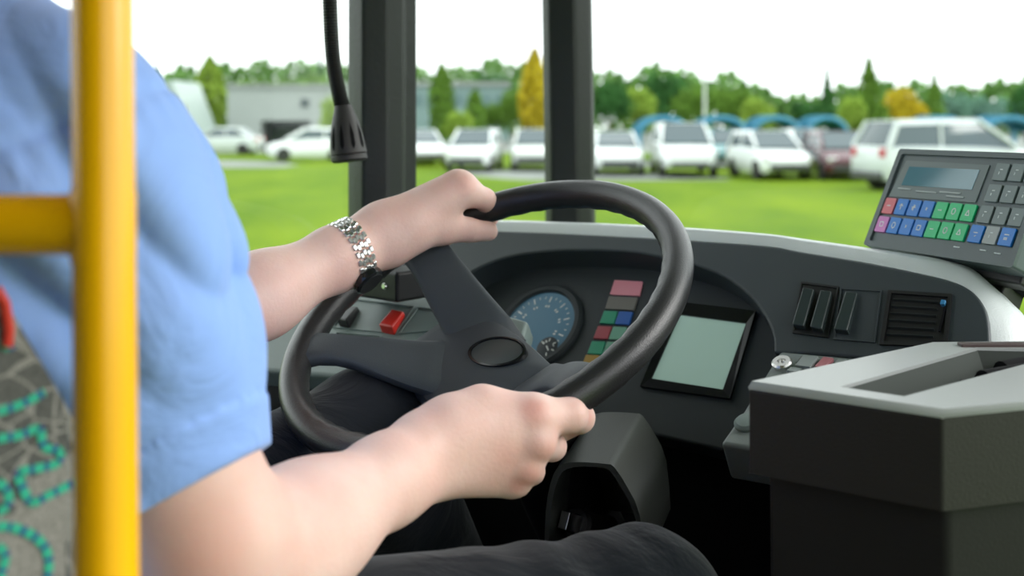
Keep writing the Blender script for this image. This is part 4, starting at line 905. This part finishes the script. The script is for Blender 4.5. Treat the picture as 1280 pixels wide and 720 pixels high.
for _ in range(15000):
    px = r.uniform(60, 1420); Yt = 122+r.uniform(-5, 5); x = (px-640)/FPX*Yt
    ty = np.interp(px, [q[0] for q in prof_], [q[1] for q in prof_])+5*math.sin(px*.13)+3*math.sin(px*.41+1)
    hh = EYE+(HOR-ty)/FPX*Yt
    c = Vector((x, Yt, G0+hh*(1-.97*r.random()**1.3))); s = r.uniform(.25, .6); u = Vector((r.gauss(0, 1), r.gauss(0, 1), r.gauss(0, 1))).normalized(); v = u.orthogonal().normalized(); w_ = u.cross(v)
    mb.add([c-v*s, c+w_*s*.7, c+v*s, c-w_*s*.7], [(0, 1, 2, 3)])
tag(mb.build('woods', leafm('leaves_wood', (.12, .24, .06)), smooth=False), 'far wood forming the green tree line on the horizon', 'woods', kind='stuff')

# ------------------------------------------------------------------ buildings, arches, mast
bpaint = mat('building_cladding', (.33, .36, .34), .6, var=.06, vscale=.4); dark_in = mat('loading_bay', (.03, .05, .055), .5); roofm = mat('roof_edge', (.28, .30, .28), .6)
def bx_px(mb, x0, x1, y0, y1, Y, dep):
    a, b = P(x0, y1, Y), P(x1, y0, Y); mb.box(((a.x+b.x)/2, Y+dep/2, (a.z+b.z)/2), ((b.x-a.x)/2, dep/2, (b.z-a.z)/2)); return mb
Yb = 72; gb = HOR+EYE*FPX/Yb
b1 = thing('warehouse', 'low pale grey flat-roofed warehouse with dark loading bay beyond the side window', 'building', loc=(P(345, gb, Yb).x, Yb, G0))
mb = MB(); bx_px(mb, 284, 326, 108, gb, Yb, 14); bx_px(mb, 326, 388, 108, 151, Yb, 14); bx_px(mb, 388, 440, 108, gb, Yb, 14); bx_px(mb, 326, 388, 151, gb, Yb+3, 11); mb.build('wall', bpaint, b1, smooth=False)
mb = MB(); bx_px(mb, 326, 388, 153, gb, Yb+2.8, .15); mb.build('loading_bay', dark_in, b1, smooth=False)
mb = MB(); bx_px(mb, 282, 442, 105, 109, Yb-.2, 14.6); mb.build('roof', roofm, b1, smooth=False)
mb = MB(); bx_px(mb, 376, 386, 124, 134, Yb-.05, .1); mb.build('window', dark_in, b1, smooth=False)
Yc = 92; gc = HOR+EYE*FPX/Yc
b2 = thing('office_building', 'pale blue-green building half hidden by slim trees between the pillars', 'building', loc=(P(572, gc, Yc).x, Yc, G0))
mb = MB(); bx_px(mb, 470, 636, 106, gc, Yc, 7); mb.build('wall', mat('office_cladding', (.20, .30, .28), .4, var=.08, vscale=.3), b2, smooth=False)
mb = MB(); bx_px(mb, 468, 638, 102, 107, Yc-.3, 7.6); mb.build('roof', roofm, b2, smooth=False)
for k in range(7): mb = MB(); bx_px(mb, 516+k*17, 528+k*17, 118, 132, Yc-.06, .1); mb.build('window', mat('office_window', (.12, .20, .20), .3) if k == 0 else bpy.data.materials['office_window'], b2, smooth=False)
refl = thing('pane_reflection', 'pale slanted glass reflection built as a solid at the left of the side window', 'building', loc=(P(215, 190, 66).x, 66, G0))  # slanted reflection in the side window, built as a solid outside
mb = MB(); a = [P(190, 104, 66), P(214, 100, 66), P(246, 186, 66), P(250, 187, 66), P(190, 187, 66)]; mb.loft([a, [p+Vector((0, 6, 0)) for p in a]]); mb.build('wall', mat('reflection_skin', (.30, .37, .34), .4), refl, smooth=False)
mb = MB()
for k in range(4): mb.box(P(196+k*12, 140+k*8, 65.9), (.06, .06, 1.6))
mb.build('reflection_streak', mat('reflection_streak', (.35, .38, .36), .5), refl, smooth=False)
bluep = mat('blue_frame', (.03, .20, .32), .4)
Ya = 46; ga = HOR+EYE*FPX/Ya
for k, (x0, x1) in enumerate(((796, 864), (870, 936), (938, 1003), (1007, 1062), (1150, 1212), (1228, 1300))):
    lab = ('blue tubular arch at the car park, %s' % ('nearest the second pillar', 'second from the second pillar', 'third from the second pillar', 'just left of the estate car tail', 'behind the roof of the estate car', 'behind the front of the estate car')[k])
    t = thing('shelter_arch', lab, 'arch', loc=(P((x0+x1)/2, ga, Ya).x, Ya, G0), group='blue shelter arches at the car park')
    zt = P(0, 150, Ya).z; a, b = P(x0+3, 168, Ya), P(x1-3, 168, Ya); c = (a+b)/2; hw = (b.x-a.x)/2; rise = P(0, 148, Ya).z-a.z
    for dy in (0, 2.2):
        pts = [Vector((a.x, Ya+dy, G0)), Vector((a.x, Ya+dy, a.z))]+[Vector((c.x-hw*math.cos(q), Ya+dy, a.z+rise*math.sin(q))) for q in [math.pi*j/12 for j in range(1, 12)]]+[Vector((b.x, Ya+dy, a.z)), Vector((b.x, Ya+dy, G0))]
        mb = MB(); mb.tube(pts, .11, 10); mb.build('hoop', bluep, t)
    mb = MB(); pr1 = [Vector((c.x-hw*math.cos(q), Ya, a.z+rise*math.sin(q)+.1)) for q in [math.pi*j/12 for j in range(13)]]
    mb.loft([pr1+[p+Vector((0, 0, .03)) for p in pr1[::-1]], [p+Vector((0, 2.2, 0)) for p in pr1]+[p+Vector((0, 2.2, .03)) for p in pr1[::-1]]]); mb.build('canopy', mat('blue_canopy', (.02, .13, .20), .9, spec=.1) if k == 0 else bpy.data.materials['blue_canopy'], t, angle=50)
grey = mat('mast_steel', (.55, .58, .56), .4)
for px, topy, Y, lab in ((881, -60, 60, 'thin grey lamp mast rising into the sky above the white van'), (262, 22, 95, 'thin pale pylon above the trees of the side window'), (1127, 38, 100, 'short thin pole above the yellow rounded tree')):
    b = P(px, HOR+EYE*FPX/Y, Y); h_ = P(px, topy, Y).z
    t = thing('mast', lab, 'mast', loc=b); mb = MB(); mb.tube([b, Vector((b.x, b.y, h_))], [.09, .05], 8); mb.build('shaft', grey, t)
    mb = MB(); mb.tube([b, b+Vector((0, 0, .5))], .14, 8); mb.build('base', grey, t)
    mb = MB(); mb.box((b.x+.3, b.y, h_), (.35, .08, .05)); mb.build('lamp_head', grey, t)

for o in bpy.data.objects:
    if '_world' in o: del o['_world']
